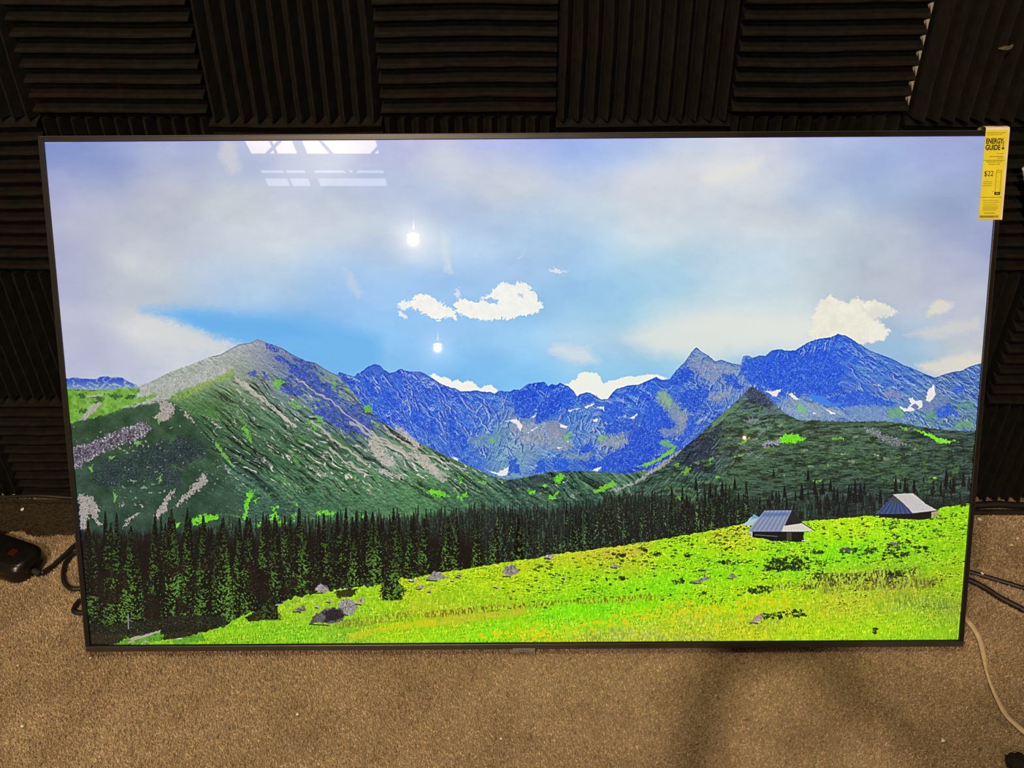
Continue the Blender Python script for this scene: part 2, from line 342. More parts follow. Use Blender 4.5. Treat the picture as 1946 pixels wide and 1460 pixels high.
    # pale screes, meadows and snow on the far range
    for pts, c in [([(960, 815), (985, 800), (1000, 805), (1040, 800), (1075, 830), (1085, 850), (1060, 858), (1020, 850), (985, 835)], (158, 164, 170)),
                   ([(1030, 800), (1055, 797), (1075, 812), (1060, 830), (1035, 822)], (150, 150, 165)),
                   ([(1245, 740), (1262, 742), (1285, 770), (1302, 785), (1300, 810), (1275, 800), (1255, 775), (1242, 757)], (140, 165, 150)),
                   ([(1268, 780), (1302, 785), (1302, 812), (1282, 806)], (150, 155, 170)), ([(1240, 815), (1300, 805), (1295, 825), (1260, 830)], (140, 155, 170)),
                   ([(1320, 672), (1352, 688), (1395, 695), (1402, 712), (1372, 705), (1350, 730), (1330, 715), (1300, 690), (1310, 678)], (150, 160, 180)),
                   ([(1345, 745), (1385, 742), (1384, 752), (1362, 762), (1345, 755)], (160, 165, 165)),
                   ([(1470, 765), (1500, 752), (1540, 765), (1600, 775), (1600, 790), (1520, 792), (1490, 785)], (146, 166, 180)),
                   ([(1605, 770), (1660, 765), (1680, 775), (1680, 800), (1610, 795)], (120, 150, 190)), ([(1680, 740), (1700, 738), (1725, 750), (1712, 757), (1682, 752)], (150, 150, 172)),
                   ([(1790, 775), (1800, 755), (1765, 730), (1755, 760), (1742, 775)], (120, 130, 170)),
                   ([(880, 840), (930, 818), (965, 812), (960, 835), (905, 850)], (110, 150, 170)), ([(1140, 835), (1180, 820), (1192, 840), (1170, 850), (1140, 845)], (160, 165, 160)),
                   ([(1060, 860), (1100, 862), (1122, 858), (1112, 875), (1080, 872)], (140, 160, 160))]:
        P.poly(pts, c, 5, .11, 2.2, rng.randint(20), .72, 30, .24, (92, 134, 198), .78)
    for pts, c in [([(922, 832), (930, 830), (938, 842), (930, 843)], (110, 185, 95)), ([(1064, 832), (1078, 818), (1084, 826), (1072, 838)], (120, 185, 115)),
                   ([(1128, 830), (1145, 825), (1150, 833), (1132, 838)], (128, 185, 110)), ([(1248, 838), (1266, 834), (1282, 848), (1270, 852), (1254, 845)], (120, 185, 120)),
                   ([(1508, 760), (1520, 765), (1530, 780), (1515, 782)], (120, 190, 120)), ([(1680, 775), (1708, 770), (1720, 785), (1690, 795)], (105, 170, 120)),
                   ([(1760, 782), (1780, 775), (1775, 792), (1755, 798)], (95, 150, 120)), ([(1818, 800), (1848, 795), (1850, 808), (1812, 812)], (105, 160, 110)),
                   ([(1815, 765), (1852, 760), (1850, 772), (1820, 772)], (100, 155, 115)), ([(1248, 746), (1260, 742), (1275, 765), (1262, 772)], (138, 178, 130)),
                   ([(1620, 690), (1650, 706), (1640, 712)], (90, 150, 190))]:
        P.poly(pts, c, 3, .16, 2, rng.randint(20), .8, 20, .3)
    SN = (238, 232, 230)
    for pts in [[(955, 800), (968, 796), (978, 797), (990, 808), (984, 818), (976, 806), (965, 800)], [(998, 822), (1012, 812), (1020, 810), (1008, 818)], [(1004, 794), (1016, 784), (1010, 794)],
                [(1058, 804), (1074, 808), (1072, 814), (1060, 811)], [(1104, 772), (1128, 765), (1112, 775)], [(1076, 778), (1100, 774), (1076, 782)],
                [(1126, 772), (1144, 771), (1143, 780), (1140, 776)], [(1122, 797), (1134, 794), (1130, 800), (1122, 800)], [(1192, 794), (1208, 783), (1206, 790), (1198, 796)],
                [(1050, 850), (1066, 849), (1058, 853)], [(1072, 838), (1080, 836), (1074, 840)], [(1449, 740), (1465, 741), (1482, 737), (1472, 752), (1466, 750)],
                [(1494, 746), (1502, 745), (1517, 758), (1505, 757)], [(1540, 781), (1549, 784), (1544, 786)], [(1567, 776), (1588, 784), (1578, 786)],
                [(1724, 754), (1734, 752), (1738, 758), (1752, 758), (1750, 772), (1736, 778), (1718, 780), (1708, 770), (1722, 774), (1730, 764)],
                [(1762, 738), (1772, 730), (1778, 748), (1764, 762), (1758, 758)], [(1664, 725), (1676, 732), (1668, 730)], [(1770, 730), (1774, 728), (1776, 740), (1768, 744)],
                [(913, 890), (925, 894), (940, 897), (962, 885), (958, 902), (945, 905)], [(1120, 893), (1138, 885), (1130, 897)], [(855, 868), (866, 870), (864, 884), (858, 878)]]:
        P.poly(pts, SN, 1.6, .2, .8, rng.randint(20), .95)
    P.poly([(1728, 770), (1738, 764), (1746, 770), (1740, 776)], (110, 125, 165), 1)

    # far ridge at the left edge
    fx, fy = np.array([(100, 724), (131, 721), (141, 719), (152, 721), (180, 723), (191, 718), (204, 717), (209, 720), (218, 718), (232, 720), (245, 728), (257, 732), (266, 740)], np.float32).T
    s = P.box(100, 705, 275, 760); x, y = X[s], Y[s]
    m = below(fx, fy, x, y, .8) * (x < 275)
    t = P.turb((x + y) / 12, (y - .6 * x) / 9, 3, 4); k = sstep(722, 745, y)
    c = mix((52, 88, 190), (150, 172, 190), np.clip(sstep(.6, .85, t) * .7 + k * .75, 0, 1))
    P.put(s, m, c)

    # ---------------- left mountain
    lm = [(120, 742), (170, 743), (215, 745), (262, 737), (286, 727), (302, 718), (325, 707), (357, 696), (378, 687), (400, 679), (418, 675), (435, 665),
          (452, 656), (475, 652), (487, 646), (500, 651), (521, 658), (534, 663), (555, 676), (569, 682), (578, 687), (596, 690), (614, 702),
          (638, 714), (660, 738), (690, 775), (720, 800), (760, 826), (800, 845), (850, 870), (890, 886), (925, 903), (960, 912), (1000, 905),
          (1040, 896), (1100, 894), (1190, 899), (1220, 890), (1300, 935)]
    lx, ly = np.array(lm, np.float32).T
    s = P.box(100, 635, 1310, 1010); x, y = X[s], Y[s]
    m = below(lx, ly, x, y, 1.2)
    lb = [(300, 740, 176, 180, 176), (370, 715, 172, 178, 176), (430, 690, 172, 176, 178), (480, 665, 162, 166, 172), (400, 700, 178, 182, 178),
          (520, 690, 110, 125, 165), (560, 705, 88, 108, 170), (600, 715, 130, 150, 150), (620, 740, 120, 150, 128), (580, 740, 105, 122, 160), (500, 710, 140, 152, 150),
          (540, 740, 105, 130, 135), (450, 730, 120, 142, 105), (340, 760, 78, 128, 62), (420, 745, 92, 130, 75), (400, 770, 62, 105, 62), (300, 775, 55, 85, 55),
          (480, 760, 92, 118, 98), (560, 775, 95, 125, 110), (620, 790, 85, 115, 115), (680, 800, 85, 112, 125), (660, 760, 105, 140, 125), (520, 800, 62, 100, 72),
          (600, 830, 60, 98, 72), (450, 810, 52, 88, 56), (380, 820, 46, 80, 56), (300, 830, 44, 74, 54), (220, 850, 48, 72, 52), (170, 800, 50, 76, 52),
          (700, 840, 92, 120, 110), (760, 860, 96, 122, 108), (820, 880, 75, 112, 85), (650, 870, 54, 92, 62), (550, 870, 50, 88, 58), (450, 870, 42, 74, 58),
          (350, 890, 40, 66, 58), (250, 900, 38, 60, 56), (180, 900, 40, 58, 54), (900, 905, 56, 92, 70), (960, 920, 48, 78, 64), (1060, 910, 48, 80, 66),
          (1180, 910, 60, 95, 75), (600, 920, 50, 86, 60), (700, 930, 54, 92, 62), (800, 930, 56, 98, 62), (880, 940, 48, 82, 58), (500, 940, 42, 74, 60),
          (400, 950, 40, 70, 60), (300, 960, 40, 64, 58), (1000, 950, 44, 72, 58), (1100, 940, 44, 72, 58), (1250, 930, 48, 78, 58)]
    c = P.field(lb, 34, 26)[s]
    u = x * .80 + y * .60; v = -x * .60 + y * .80                     # streaks run down to the right
    wv = P.fbm(x / 70, y / 60, 2, 3) * 26
    st = P.fbm(u / 46, (v + wv) / 3.6, 5, 4, .6); st2 = P.turb(u / 24, (v + wv) / 6.5, 11, 4); st3 = P.fbm(u / 12, (v + wv) / 3, 16, 3, .6)
    flank = sstep(690, 740, y - .18 * np.abs(x - 520)) * sstep(965, 875, y - .02 * x) * sstep(370, 450, x + .2 * (y - 700))
    hard = sstep(.52, .60, st) * flank
    c = c + ((st - .5) * 70 * (.35 + flank))[..., None] * np.array([1, 1, .8], np.float32)
    dens = np.exp(-.5 * (((x - 740) / 170) ** 2 + ((y - 850 + .0 * x) / 50) ** 2)) * .10 + np.exp(-.5 * (((x - 560) / 130) ** 2 + ((y - 770) / 55) ** 2)) * .06
    pk = sstep(.80, .87, st2 * .7 + st3 * .42 + dens - .04) * flank
    c = c + pk[..., None] * (np.array([186, 184, 172], np.float32) - c) * .85
    dkk = sstep(.43, .33, st) * flank
    c = c * (1 - .45 * dkk[..., None])
    g1 = sstep(.62, .72, P.fbm(u / 40, (v + wv) / 10, 19, 4)) * sstep(985, 880, y) * sstep(745, 790, y)
    c = c + g1[..., None] * (np.array([84, 138, 66], np.float32) - c) * .5
    # blue rock on the shaded right face of the peak
    rock = np.exp(-.5 * (((u - (575 * .8 + 712 * .6)) / 62) ** 2 + ((v - (-575 * .6 + 712 * .8)) / 26) ** 2)) + \
        .8 * np.exp(-.5 * (((x - 640) / 60) ** 2 + ((y - 790) / 32) ** 2)) + .6 * np.exp(-.5 * (((x - 690) / 30) ** 2 + ((y - 812) / 26) ** 2))
    rb = sstep(.62, .72, P.fbm(u / 11, v / 5.5, 21, 4, .6) * .65 + rock * .42)
    c = c + rb[..., None] * (np.array([58, 84, 172], np.float32) + (P.fbm(x / 4, y / 4, 3, 2)[..., None] - .5) * 60 - c) * .85
    # grain
    rl_ = P.relief(x, y, 42, 30, 7.5, 8, 3, 16); rk = P.relief(x, y, 40, 8, 4, 3, 3, 6)
    hi = sstep(905, 860, y) * (.25 + .55 * flank) * sstep(.34, .62, P.fbm(x / 40, y / 34, 14, 3))
    c = c + (np.clip(rl_, 0, 1) * hi * .50)[..., None] * (np.array([188, 192, 172], np.float32) - c)
    c = c * (1 - (.42 * np.clip(-rl_, 0, 1) * hi)[..., None] * np.array([1, .9, .8], np.float32))
    c = c + (rk * (12 + 12 * hi))[..., None]
    scree = sstep(150, 165, c.mean(2))
    c = c + ((P.fbm(u / 9, v / 2.6, 12, 3) - .5) * (26 + 20 * scree))[..., None]
    val = sstep(870, 900, y)
    c = c + ((P.fbm(x / 6, y / 2.8, 18, 3) - .5) * 44 * val)[..., None] * np.array([.8, 1, .8], np.float32)
    vz = sstep(840, 910, y)[..., None]
    c = c * (1 + vz * np.array([.26, .20, .24], np.float32))
    P.put(s, m, c)
    ll = np.interp(x, lx, ly); e = np.clip(1 - np.abs(y - ll - 1) / 1.3, 0, 1) * (x > 400) * (x < 640)
    P.put(s, e * .55, (60, 72, 110))
    for pts in [[(500, 652), (520, 660), (530, 672), (515, 672), (505, 662)], [(512, 677), (530, 675), (545, 688), (530, 690)], [(545, 690), (560, 700), (585, 715), (575, 722), (550, 708)],
                [(526, 735), (548, 731), (570, 742), (572, 752), (548, 750), (530, 744)], [(612, 736), (622, 735), (640, 760), (636, 762), (614, 748)], [(590, 714), (596, 708), (607, 730), (596, 732)],
                [(494, 706), (502, 708), (510, 726), (500, 720)], [(470, 710), (482, 705), (484, 716), (472, 715)], [(640, 708), (652, 712), (668, 735), (678, 748), (660, 735), (648, 722)],
                [(588, 778), (610, 775), (625, 795), (600, 795)], [(630, 800), (645, 805), (652, 818), (636, 812)]]:
        P.poly(pts, (52, 78, 178), 3, .2, 1, rng.randint(20), .85, 24, .3, (130, 145, 180), .84)
    GR = (112, 196, 58)
    for pts in [[(510, 728), (530, 722), (542, 728), (525, 740)], [(546, 760), (556, 765), (566, 775), (555, 772)], [(594, 790), (610, 795), (612, 806), (600, 802)], [(455, 815), (466, 812), (474, 842), (464, 832)],
                [(580, 798), (600, 815), (592, 816)], [(622, 718), (636, 732), (630, 736)], [(686, 772), (702, 768), (702, 784), (690, 784)], [(704, 795), (714, 806), (712, 812)]]:
        P.poly(pts, GR, 4.5, .14, 1, rng.randint(20), .8, 20, .3, (90, 130, 80), .84)
    # olive crest and screes
    P.poly([(324, 758), (345, 745), (380, 730), (420, 712), (444, 700), (440, 716), (410, 728), (380, 742), (345, 758), (328, 763)], (142, 172, 70), 5, .09, 2.4, 4, .75, 26, .2, (96, 138, 66), .80)
    P.poly([(445, 715), (470, 735), (510, 770), (545, 795), (560, 812), (540, 800), (505, 772), (470, 745), (446, 728)], (186, 178, 168), 4, .1, 1.5, 5, .85, 26, .25)
    for pts, w in [([(470, 735), (520, 780), (560, 812)], 3), ([(590, 800), (640, 845), (690, 880)], 4), ([(660, 800), (720, 840), (790, 878), (850, 905)], 5), ([(700, 820), (760, 855), (830, 895)], 4),
                   ([(560, 720), (620, 760), (690, 815), (740, 850)], 3), ([(620, 850), (660, 885), (700, 905)], 3), ([(650, 875), (690, 895)], 4), ([(750, 835), (800, 862), (880, 892)], 4)]:
        P.line(pts, w, (192, 184, 174), 5, .08, rng.randint(20), .75)
    for pts in [[(690, 835), (705, 832), (735, 865), (750, 882), (735, 888), (712, 872)], [(705, 890), (725, 892), (765, 908), (755, 910), (725, 902)], [(572, 884), (590, 890), (608, 899), (595, 898)], [(586, 903), (618, 903), (604, 906)],
                [(780, 862), (805, 865), (840, 905), (850, 912), (835, 915), (812, 900), (790, 880)], [(740, 800), (760, 815), (800, 850), (785, 850), (755, 826)]]:
        P.poly(pts, (188, 180, 172), 4, .1, 1.4, rng.randint(20), .85, 30, .3, (90, 118, 92), .86)

    # ---------------- dark hill at the left edge
    P.poly([(100, 743), (262, 740), (300, 738), (345, 745), (330, 752), (290, 762), (240, 775), (215, 785), (180, 795), (138, 806), (100, 812)], (110, 162, 60), 3, .08, 1.5, 6, 1, 34, .12)
    for q in range(26):
        a, b = rng.uniform(132, 290), rng.uniform(748, 792)
        if b > 806 - .42 * (a - 138) - 6: continue
        P.poly([(a, b), (a + rng.uniform(6, 14), b - rng.uniform(2, 6)), (a + rng.uniform(16, 30), b - rng.uniform(0, 4)), (a + rng.uniform(8, 16), b + rng.uniform(1, 5))], (50, 88, 52), 4, .12, 1, rng.randint(20), .85, 10, .3)
    P.line([(166, 756), (195, 752)], 2.5, (168, 170, 160), 2)
    P.poly([(262, 738), (300, 722), (345, 716), (420, 690), (440, 702), (400, 722), (350, 742), (320, 757), (290, 765), (232, 778), (262, 766), (300, 752), (255, 756)], (174, 178, 173), 6, .07, 2.2, 8, .92, 26, .22, (140, 146, 144), .84)
    P.poly([(163, 785), (172, 770), (186, 765), (192, 770), (178, 785), (160, 800), (146, 802)], (170, 164, 158), 3, .16, 1.2, 9, .9, 22, .25)
    dk = [(100, 812), (138, 806), (180, 796), (215, 786), (238, 778), (285, 768), (330, 766), (372, 800), (400, 850), (430, 900), (460, 960), (460, 1010), (100, 1010)]
    P.poly(dk, (44, 72, 52), 3, .06, 2, 7, .75, 26, .05)
    P.poly([(120, 856), (180, 838), (225, 818), (268, 803), (290, 812), (262, 838), (215, 852), (168, 880), (140, 896), (120, 896)], (92, 88, 100), 5, .1, 1.2, 12, 1, 40, .3, (172, 166, 176), .74)
    P.poly([(120, 862), (180, 845), (240, 825), (262, 830), (200, 850), (140, 880)], (44, 42, 56), 5, .14, 1, 3, .5, 30, .4, (150, 142, 158), .78)
    for cx, cy, rxx, ryy, seed in [(330, 860, 40, 26, 1), (360, 850, 26, 22, 5), (230, 890, 40, 22, 9), (310, 905, 34, 24, 4), (200, 910, 26, 16, 2), (290, 870, 40, 20, 8)]:
        an = np.linspace(0, 6.28, 12)[:-1]
        P.poly([(cx + rxx * math.cos(q) + ryy * .6 * math.sin(q), cy + ryy * math.sin(q)) for q in an], (30, 44, 52), 12, .09, 2, seed, .6, 28, .35, (112, 128, 140), .86)
    PK = (174, 166, 160)
    for pts in [[(290, 795), (312, 780), (330, 768), (328, 785), (318, 798), (300, 800)], [(296, 762), (322, 766), (328, 780), (312, 788), (300, 776)], [(386, 902), (390, 915), (368, 935), (340, 960), (328, 965), (350, 940), (364, 920)],
                [(320, 935), (328, 930), (312, 970), (296, 985), (290, 978), (306, 955)], [(262, 972), (250, 985), (228, 1003), (240, 985)], [(145, 940), (170, 945), (188, 970), (180, 975), (190, 998), (176, 992), (166, 975), (160, 1005), (150, 1008)],
                [(222, 958), (236, 958), (228, 966)], [(254, 960), (268, 962), (258, 962)], [(340, 780), (352, 785), (372, 808), (362, 802)], [(385, 790), (400, 800), (420, 815), (410, 815)]]:
        P.poly(pts, PK, 5, .12, .9, rng.randint(20), .92, 26, .35, (92, 92, 86), .83)
    for pts in [[(164, 890), (176, 885), (172, 900)], [(205, 870), (216, 868), (210, 876)], [(212, 932), (220, 945), (214, 956)], [(300, 900), (306, 915), (298, 918)], [(282, 918), (292, 922), (284, 922)], [(250, 845), (268, 838), (262, 848)],
                [(400, 835), (412, 845), (440, 885), (446, 896), (430, 880), (412, 858)], [(296, 800), (304, 796), (300, 806)]]:
        P.poly(pts, (120, 180, 70), 2.5, .2, 1, rng.randint(20), .85)
    s = P.box(140, 800, 470, 960); x, y = X[s], Y[s]
    sp = sstep(.80, .86, P.fbm(x / 5, y / 4.4, 7, 2) * .8 + P.fbm(x / 40, y / 40, 13, 2) * .3)
    P.put(s, sp * .7, (150, 160, 150))

    # ---------------- right dark hill with the pointed top
    rh = [(1195, 915), (1240, 890), (1285, 856), (1320, 830), (1350, 800), (1372, 782), (1395, 762), (1412, 745), (1425, 732), (1440, 740), (1452, 748), (1465, 762),
          (1480, 776), (1500, 790), (1515, 796), (1560, 797), (1620, 799), (1680, 798), (1720, 803), (1760, 810), (1800, 815), (1870, 818)]
    hx, hy = np.array(rh, np.float32).T
    s = P.box(1195, 725, 1880, 1000); x, y = X[s], Y[s]
    m = below(hx, hy, x, y, 2.0, .2) * (x > 1196)
    hb = [(1420, 750, 62, 76, 92), (1450, 770, 66, 82, 88), (1400, 790, 66, 98, 60), (1440, 800, 68, 102, 60), (1360, 830, 48, 60, 58), (1320, 870, 34, 46, 60), (1400, 840, 66, 84, 58),
          (1480, 800, 66, 90, 62), (1550, 820, 56, 76, 52), (1620, 820, 58, 82, 54), (1700, 830, 54, 74, 52), (1780, 820, 50, 70, 54), (1850, 830, 46, 64, 50),
          (1260, 900, 50, 78, 58), (1300, 920, 52, 84, 52), (1400, 890, 54, 80, 48), (1500, 870, 52, 76, 50), (1600, 870, 52, 78, 48), (1700, 880, 50, 74, 46), (1800, 870, 46, 66, 46),
          (1450, 940, 44, 64, 44), (1600, 930, 40, 58, 44), (1750, 930, 42, 62, 44), (1850, 920, 40, 58, 44), (1300, 960, 42, 62, 46), (1650, 970, 38, 54, 44), (1850, 960, 38, 54, 44)]
    c = P.field(hb, 34, 24)[s]
    hz = P.fbm(x / 22, (y + .1 * x) / 4.6, 4, 4, .6); rh_ = P.relief(x, y, 4, 12, 4.6, 7, 4, 6); rs_ = P.relief(x, y, 128, 20, 6, 12, 4, 8); sl = P.turb((x * .6 - y * .7) / 26, (x * .7 + y * .7) / 7, 9, 4)
    lf = sstep(1440, 1330, x)
    c = c + ((rh_ * (1 - lf) * 17 + rs_ * lf * 26))[..., None] * np.array([1, 1.08, .95], np.float32)
    c = c + ((hz - .5) * 40)[..., None] * np.array([.9, 1, .85], np.float32) + ((P.fbm(x / 3.2, y / 2.4, 2, 2) - .5) * 26)[..., None]
    c = c * (1 - .26 * sstep(.50, .36, hz)[..., None])
    lt = sstep(.76, .86, sl) * sstep(.4, .6, P.fbm(x / 50, y / 40, 6, 2)) * sstep(900, 860, y) * sstep(1500, 1400, x)
    c = c + lt[..., None] * (np.array([122, 150, 132], np.float32) - c) * .6
    c = c * np.array([1.22, 1.18, 1.36], np.float32)
    P.put(s, m, c)
    P.poly([(1300, 880), (1340, 830), (1368, 800), (1368, 815), (1350, 850), (1335, 880), (1320, 895)], (36, 44, 64), 7, .1, 2, 4, .7, 22, .3, (100, 118, 116), .86)
    P.poly([(1412, 745), (1425, 733), (1440, 741), (1465, 765), (1460, 775), (1440, 770), (1420, 762)], (46, 54, 84), 4, .14, 1.4, 5, .75, 26, .3, (118, 130, 128), .84)
    P.poly([(1350, 800), (1395, 765), (1415, 752), (1400, 770), (1375, 790), (1352, 812)], (96, 138, 92), 2, .1, 2, 6, .6)
    P.poly([(1205, 885), (1240, 872), (1268, 852), (1282, 845), (1276, 858), (1250, 872), (1225, 886)], (116, 196, 52), 2, .1, 1.2, 7, .95, 18, .2)
    P.poly([(1190, 920), (1215, 905), (1250, 880), (1296, 848), (1290, 856), (1250, 890), (1205, 918), (1165, 932), (1148, 932)], (172, 170, 168), 3, .12, 1.2, 8, .85, 22, .3, (96, 116, 100), .86)
    P.poly([(1472, 836), (1490, 822), (1512, 824), (1530, 830), (1520, 838), (1490, 840)], (118, 222, 36), 4, .15, 1, 9, 1, 18, .3, (78, 150, 44), .88)
    P.poly([(1444, 842), (1456, 836), (1482, 834), (1474, 844), (1450, 850)], (150, 152, 164), 3, .2, 1, 10, .9, 34, .4, (60, 66, 78), .80)
    P.poly([(1408, 796), (1418, 790), (1440, 795), (1420, 802)], (128, 136, 146), 2.5, .2, 1, 3, .9, 20, .4)
    P.poly([(1630, 808), (1660, 812), (1700, 830), (1726, 842), (1700, 844), (1670, 832), (1645, 820)], (134, 136, 148), 5, .16, 1, 11, .85, 34, .4, (58, 74, 66), .78)
    P.poly([(1736, 812), (1760, 818), (1790, 832), (1812, 834), (1820, 838), (1786, 840), (1764, 828)], (122, 222, 40), 3, .14, 1, 12, 1, 18, .3)
    for pts, c in [([(1700, 806), (1728, 812), (1720, 815)], (112, 190, 52)), ([(1398, 842), (1420, 830), (1410, 842)], (150, 190, 40)), ([(1572, 832), (1590, 828), (1612, 832), (1585, 835)], (118, 180, 70)), ([(1540, 800), (1640, 802), (1600, 806)], (70, 92, 64)),
                   ([(1390, 866), (1415, 858), (1405, 866)], (120, 190, 50)), ([(1276, 882), (1288, 878), (1284, 888)], (120, 200, 50)), ([(1290, 896), (1300, 886), (1312, 878), (1308, 892), (1296, 902)], (112, 182, 48)),
                   ([(1334, 884), (1346, 868), (1352, 868), (1342, 886)], (108, 165, 62)), ([(1352, 904), (1364, 903), (1360, 908)], (130, 205, 50)), ([(1275, 944), (1290, 940), (1296, 946), (1285, 950)], (120, 210, 40)),
                   ([(1258, 970), (1275, 966), (1284, 976), (1272, 980)], (150, 200, 70)), ([(1762, 904), (1780, 904), (1776, 908)], (150, 220, 50)), ([(1140, 922), (1160, 912), (1166, 920), (1142, 932), (1126, 934)], (112, 205, 45)),
                   ([(1120, 930), (1140, 928), (1125, 938)], (110, 190, 50)), ([(1580, 860), (1614, 859), (1600, 863)], (160, 176, 150)), ([(1660, 862), (1670, 862), (1666, 865)], (190, 200, 180)), ([(1712, 860), (1735, 860), (1726, 862)], (150, 160, 140)),
                   ([(1540, 912), (1560, 910), (1550, 916)], (140, 205, 60))]:
        P.poly(pts, c, 2.5, .2, 1, rng.randint(20), .9, 16, .3)
    for _ in range(420):
        a = rng.uniform(1260, 1850); b = np.interp(a, hx, hy) + rng.uniform(22, 125) ** 1.0
        if b > 955: continue
        r = rng.uniform(1.5, 5.0); g = rng.rand()
        P.poly([(a + r * 1.6 * math.cos(q), b + r * .7 * math.sin(q)) for q in (0, 1.1, 2.2, 3.3, 4.4, 5.5)], (30, 42, 32) if g < .62 else (82, 118, 62) if g < .95 else (150, 160, 140), 2.5, .25, .8, rng.randint(20), .6)
    # valley floor patches
    LG = (112, 214, 36)
    for pts in [[(802, 932), (815, 928), (832, 932), (850, 944), (840, 946), (820, 942)], [(866, 905), (872, 912), (866, 918)], [(855, 928), (864, 940), (872, 948)], [(866, 944), (880, 936), (884, 940), (870, 948)], [(872, 952), (880, 958), (874, 958)],
                [(910, 912), (918, 916), (914, 920)], [(986, 908), (996, 906), (990, 914)], [(1046, 908), (1058, 900), (1070, 904), (1058, 916), (1046, 918)], [(1030, 916), (1036, 922), (1026, 924)], [(996, 932), (1010, 928), (1012, 936), (1000, 938)],
                [(1040, 942), (1056, 934), (1052, 944), (1042, 948)], [(465, 936), (480, 932), (476, 944), (468, 958), (462, 985), (456, 992), (458, 962)], [(478, 952), (488, 944), (482, 956)], [(510, 965), (520, 958), (528, 962), (518, 970)],
                [(510, 976), (520, 972), (524, 982), (512, 990), (504, 990)], [(518, 992), (535, 988), (540, 996), (520, 1006)], [(592, 975), (610, 972), (634, 975), (620, 980), (600, 980)], [(548, 985), (556, 978), (552, 995)], [(478, 997), (492, 996), (484, 1003)],
                [(322, 1000), (336, 992), (342, 996), (326, 1006)], [(356, 990), (380, 980), (410, 978), (408, 988), (380, 994), (360, 998)], [(552, 962), (562, 958), (560, 963)], [(678, 980), (690, 978), (680, 985)], [(800, 1004), (815, 990), (812, 1000)], [(710, 1002), (722, 996), (720, 1003)]]:
        P.poly(pts, LG, 5, .13, .9, rng.randint(20), .95, 14, .3, (62, 118, 44), .84)
    P.poly([(950, 918), (1000, 905), (1040, 902), (1050, 912), (1010, 925), (970, 926)], (40, 52, 66), 6, .1, 2.5, 4, .6, 22, .3, (104, 120, 124), .88)
    s = P.box(420, 880, 1200, 1000); x, y = X[s], Y[s]
    sp = sstep(.74, .80, P.fbm(x / 5, y / 3.2, 17, 2) * .8 + P.fbm(x / 45, y / 25, 3, 2) * .25) * sstep(895, 905, y - .0 * x)
    P.put(s, sp * .5, (128, 158, 108))

    # ---------------- distant forest: dark ground, then many small spires back to front
    ft = np.array([(120, 1010), (300, 1008), (450, 1000), (640, 990), (760, 985), (860, 972), (900, 966), (1000, 968), (1080, 962), (1140, 952), (1180, 938), (1230, 940), (1300, 950), (1360, 945),
                   (1420, 950), (1500, 948), (1600, 940), (1700, 938), (1800, 940), (1870, 942)], np.float32).T
    s = P.box(130, 890, 1880, 1130); x, y = X[s], Y[s]
    m = np.clip((y - np.interp(x, ft[0], ft[1]) + 8 * P.vn(x / 3, x * 0, 4)) / 14, 0, 1)
    st = P.fbm(x / 2.3, y / 22, 6, 3, .6)
    P.put(s, m * np.where(x > 1390, .55, .92), mix((20, 25, 22), (58, 78, 62), sstep(.50, .72, st)))
    # ---------------- conifers
    def conifer(cx, top, bot, hw, dark, light, amt=.5, side=0, seed=0):
        s = P.box(cx - hw * 1.3, top - 2, cx + hw * 1.3, bot, 2)
        x, y = X[s], Y[s]
        if x.size < 4:
            return
        t = np.clip((y - top) / max(bot - top, 1), 0, 1)
        h = hw * (.05 + .95 * t ** .85)
        per = 7 + 5 * t
        saw = 1 - ((y + 2.2 * P.vn(y * .12 + seed, x * 0, seed)) / per % 1)
        wob = (P.vn(x * .5 + seed * 3, y * .30, seed + 3) - .5) * .9
        lim = h * (.62 + .42 * (1 - saw) + wob * .7) + .5
        d = np.abs(x - cx)
        m = np.clip(lim - d + .3, 0, 1) * (y >= top) * np.clip((bot - y) / 4, 0, 1)
        n = P.fbm(x / 3.4 + seed * 7, (y + .5 * np.abs(x - cx)) / 2.4, seed, 3, .65) + side * .13 * (x - cx) / (h + 1)
        k = sstep(.62 - .15 * amt, .69 - .15 * amt, n) * np.clip(.25 + t * 1.2, 0, 1)
        c = mix(dark, light, k * (.55 + .45 * amt))
        P.put(s, m, c)

    spots = sorted([(np.interp(q, ft[0], ft[1]) + rng.uniform(-14, 70), q) for q in rng.uniform(700, 1440, 820)] + [(np.interp(q, ft[0], ft[1]) + rng.uniform(-22, 26), q) for q in rng.uniform(420, 800, 140)])
    for ty, q in spots:
        lo = np.interp(q, [420, 700, 870, 1060, 1220, 1440], [1100, 1100, 1084, 1052, 1030, 992])
        if ty > lo - 10:
            continue
        h = rng.uniform(22, 44) * (.75 + .5 * np.clip((ty - 940) / 100, 0, 1)); g = rng.rand(); fr_ = np.clip((ty - np.interp(q, ft[0], ft[1])) / 70, 0, 1)
        dk_ = np.array([24, 31, 28]) * (1.25 - .6 * fr_); lt_ = np.array([66 + 26 * g, 92 + 26 * g, 74 + 6 * g]) * (.9 + .1 * fr_)
        conifer(q, ty, min(ty + h, lo + 3), h * rng.uniform(.075, .12), tuple(dk_), tuple(lt_), rng.uniform(.05, .55), rng.choice([-1, 1]), rng.randint(200))
